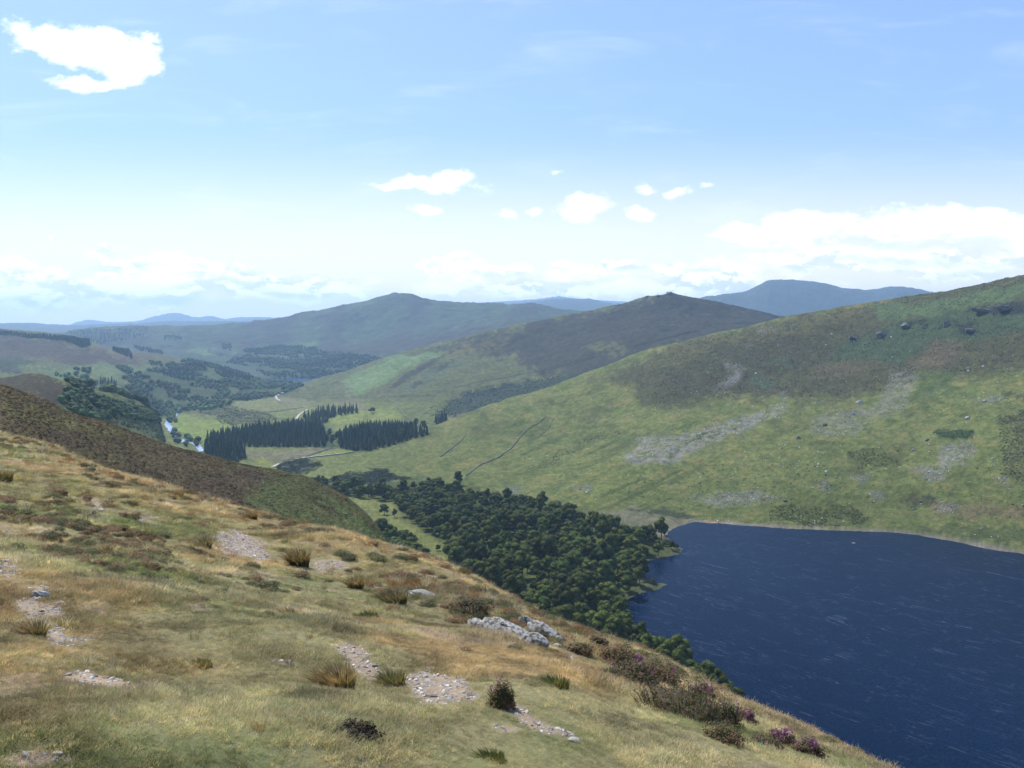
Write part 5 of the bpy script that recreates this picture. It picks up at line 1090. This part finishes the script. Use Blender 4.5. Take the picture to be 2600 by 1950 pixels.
wall([(952,987),(980,966),(1006,942)], 'short straight stone wall left of the longest wall on the grass hill', 8.2)
wall([(1195,905),(1180,930),(1160,948)], 'faint short stone wall right of the longest wall', 8.2, 1.2, 1.0)
wall([(976,838),(1040,824),(1115,810),(1180,798),(1219,790),(1253,772),(1300,762),(1357,755)], 'long stone wall crossing the dark middle hill', 12.6)
wall([(727,817),(745,830),(765,841),(758,855)], 'curved stone wall beside the bright green bracken', 12.8)
wall([(824,850),(838,860),(852,869),(866,885),(879,900),(900,912),(938,918)], 'stone wall running down to the spruce plantation', 12.2)
wall([(661,987),(690,977),(717,968)], 'diagonal stone wall beside the gravel track', 8.1, 2.2, 1.8)
wall([(668,989),(715,984),(762,978)], 'straight stone wall below the small bright field', 8.1, 2.2, 1.8)
wall([(519,897),(560,893),(588,890),(630,884),(658,879)], 'stone wall across the valley meadow behind the plantation', 9, 2.4)
wall([(560,858),(600,853),(640,848)], 'stone wall at the far end of the valley meadows', 11, 2.4)
wall([(606,866),(640,872),(690,878),(720,880)], 'stone wall at the foot of the pink brown slope', 11, 2.4)
wall([(384,893),(400,884),(430,880),(470,876)], 'stone wall at the edge of the riverside wood', 9, 2.4)

# farmhouses far down the valley
for i, (u, v, s, lb) in enumerate([(436,760,1.0,'white farmhouse in the far green fields, leftmost of the hamlet'), (452,757,1.2,'white farmhouse in the middle of the far hamlet'), (468,757,.9,'small white farmhouse right in the far hamlet'), (422,758,.8,'tiny white cottage left of the far hamlet'), (508,764,1.0,'white house alone by the far woodland')]):
    p = hit(u, v, 16.2); o = link('farmhouse', None, None, p); o.rotation_euler = (0, 0, i * .6); o.scale = (s,) * 3; tag(o, lb, 'house', 'houses of the far hamlet')
    L_, Wd, Hh = 8.0, 4.0, 5.5
    mb = MB(); mb.add([(-L_, -Wd, -1), (L_, -Wd, -1), (L_, Wd, -1), (-L_, Wd, -1), (-L_, -Wd, Hh), (L_, -Wd, Hh), (L_, Wd, Hh), (-L_, Wd, Hh), (-L_, 0, Hh + 3), (L_, 0, Hh + 3)], [(0, 1, 5, 4), (2, 3, 7, 6), (4, 7, 8, 8), (5, 9, 6, 6), (1, 2, 6, 5), (3, 0, 4, 7)]); link('wall', mb.mesh('wall', M_HWALL), o)
    mb = MB(); mb.add([(-L_ - .4, -Wd - .5, Hh - .2), (L_ + .4, -Wd - .5, Hh - .2), (L_ + .4, 0, Hh + 3.3), (-L_ - .4, 0, Hh + 3.3), (-L_ - .4, Wd + .5, Hh - .2), (L_ + .4, Wd + .5, Hh - .2)], [(0, 1, 2, 3), (3, 2, 5, 4)]); rf = link('roof', mb.mesh('roof', M_HROOF), o)
    mb = MB(); cone(mb, (L_ - 1, 0, Hh + 2), (L_ - 1, 0, Hh + 4.5), .6, .5, 4); link('chimney', mb.mesh('chimney', M_HWALL), rf)

# ------------------------------------------------------------------ haze
def box(x0, x1, y0, y1, z0, z1):
    V = [(x, y, z) for x in (x0, x1) for y in (y0, y1) for z in (z0, z1)]
    return V, [(0, 1, 3, 2), (4, 6, 7, 5), (0, 4, 5, 1), (2, 3, 7, 6), (0, 2, 6, 4), (1, 5, 7, 3)]
V, Fc = box(-25000, 28000, -60, 25400, float(GZ.min()) - 1, float(GZ.max()) + 30)
mt, b, o = new_mat('hazy_air'); pv = b.n('ShaderNodeVolumePrincipled'); pv.inputs['Color'].default_value = (.47, .72, 1.0, 1); pv.inputs['Density'].default_value = 6.0e-5; pv.inputs['Anisotropy'].default_value = .25
b.nt.links.new(pv.outputs[0], o.inputs['Volume'])
tag(link('haze', mesh_np('haze', V, Fc, mt)), 'thin blue summer haze over the distant hills', kind='stuff')
print('z range', GZ.min(), GZ.max())
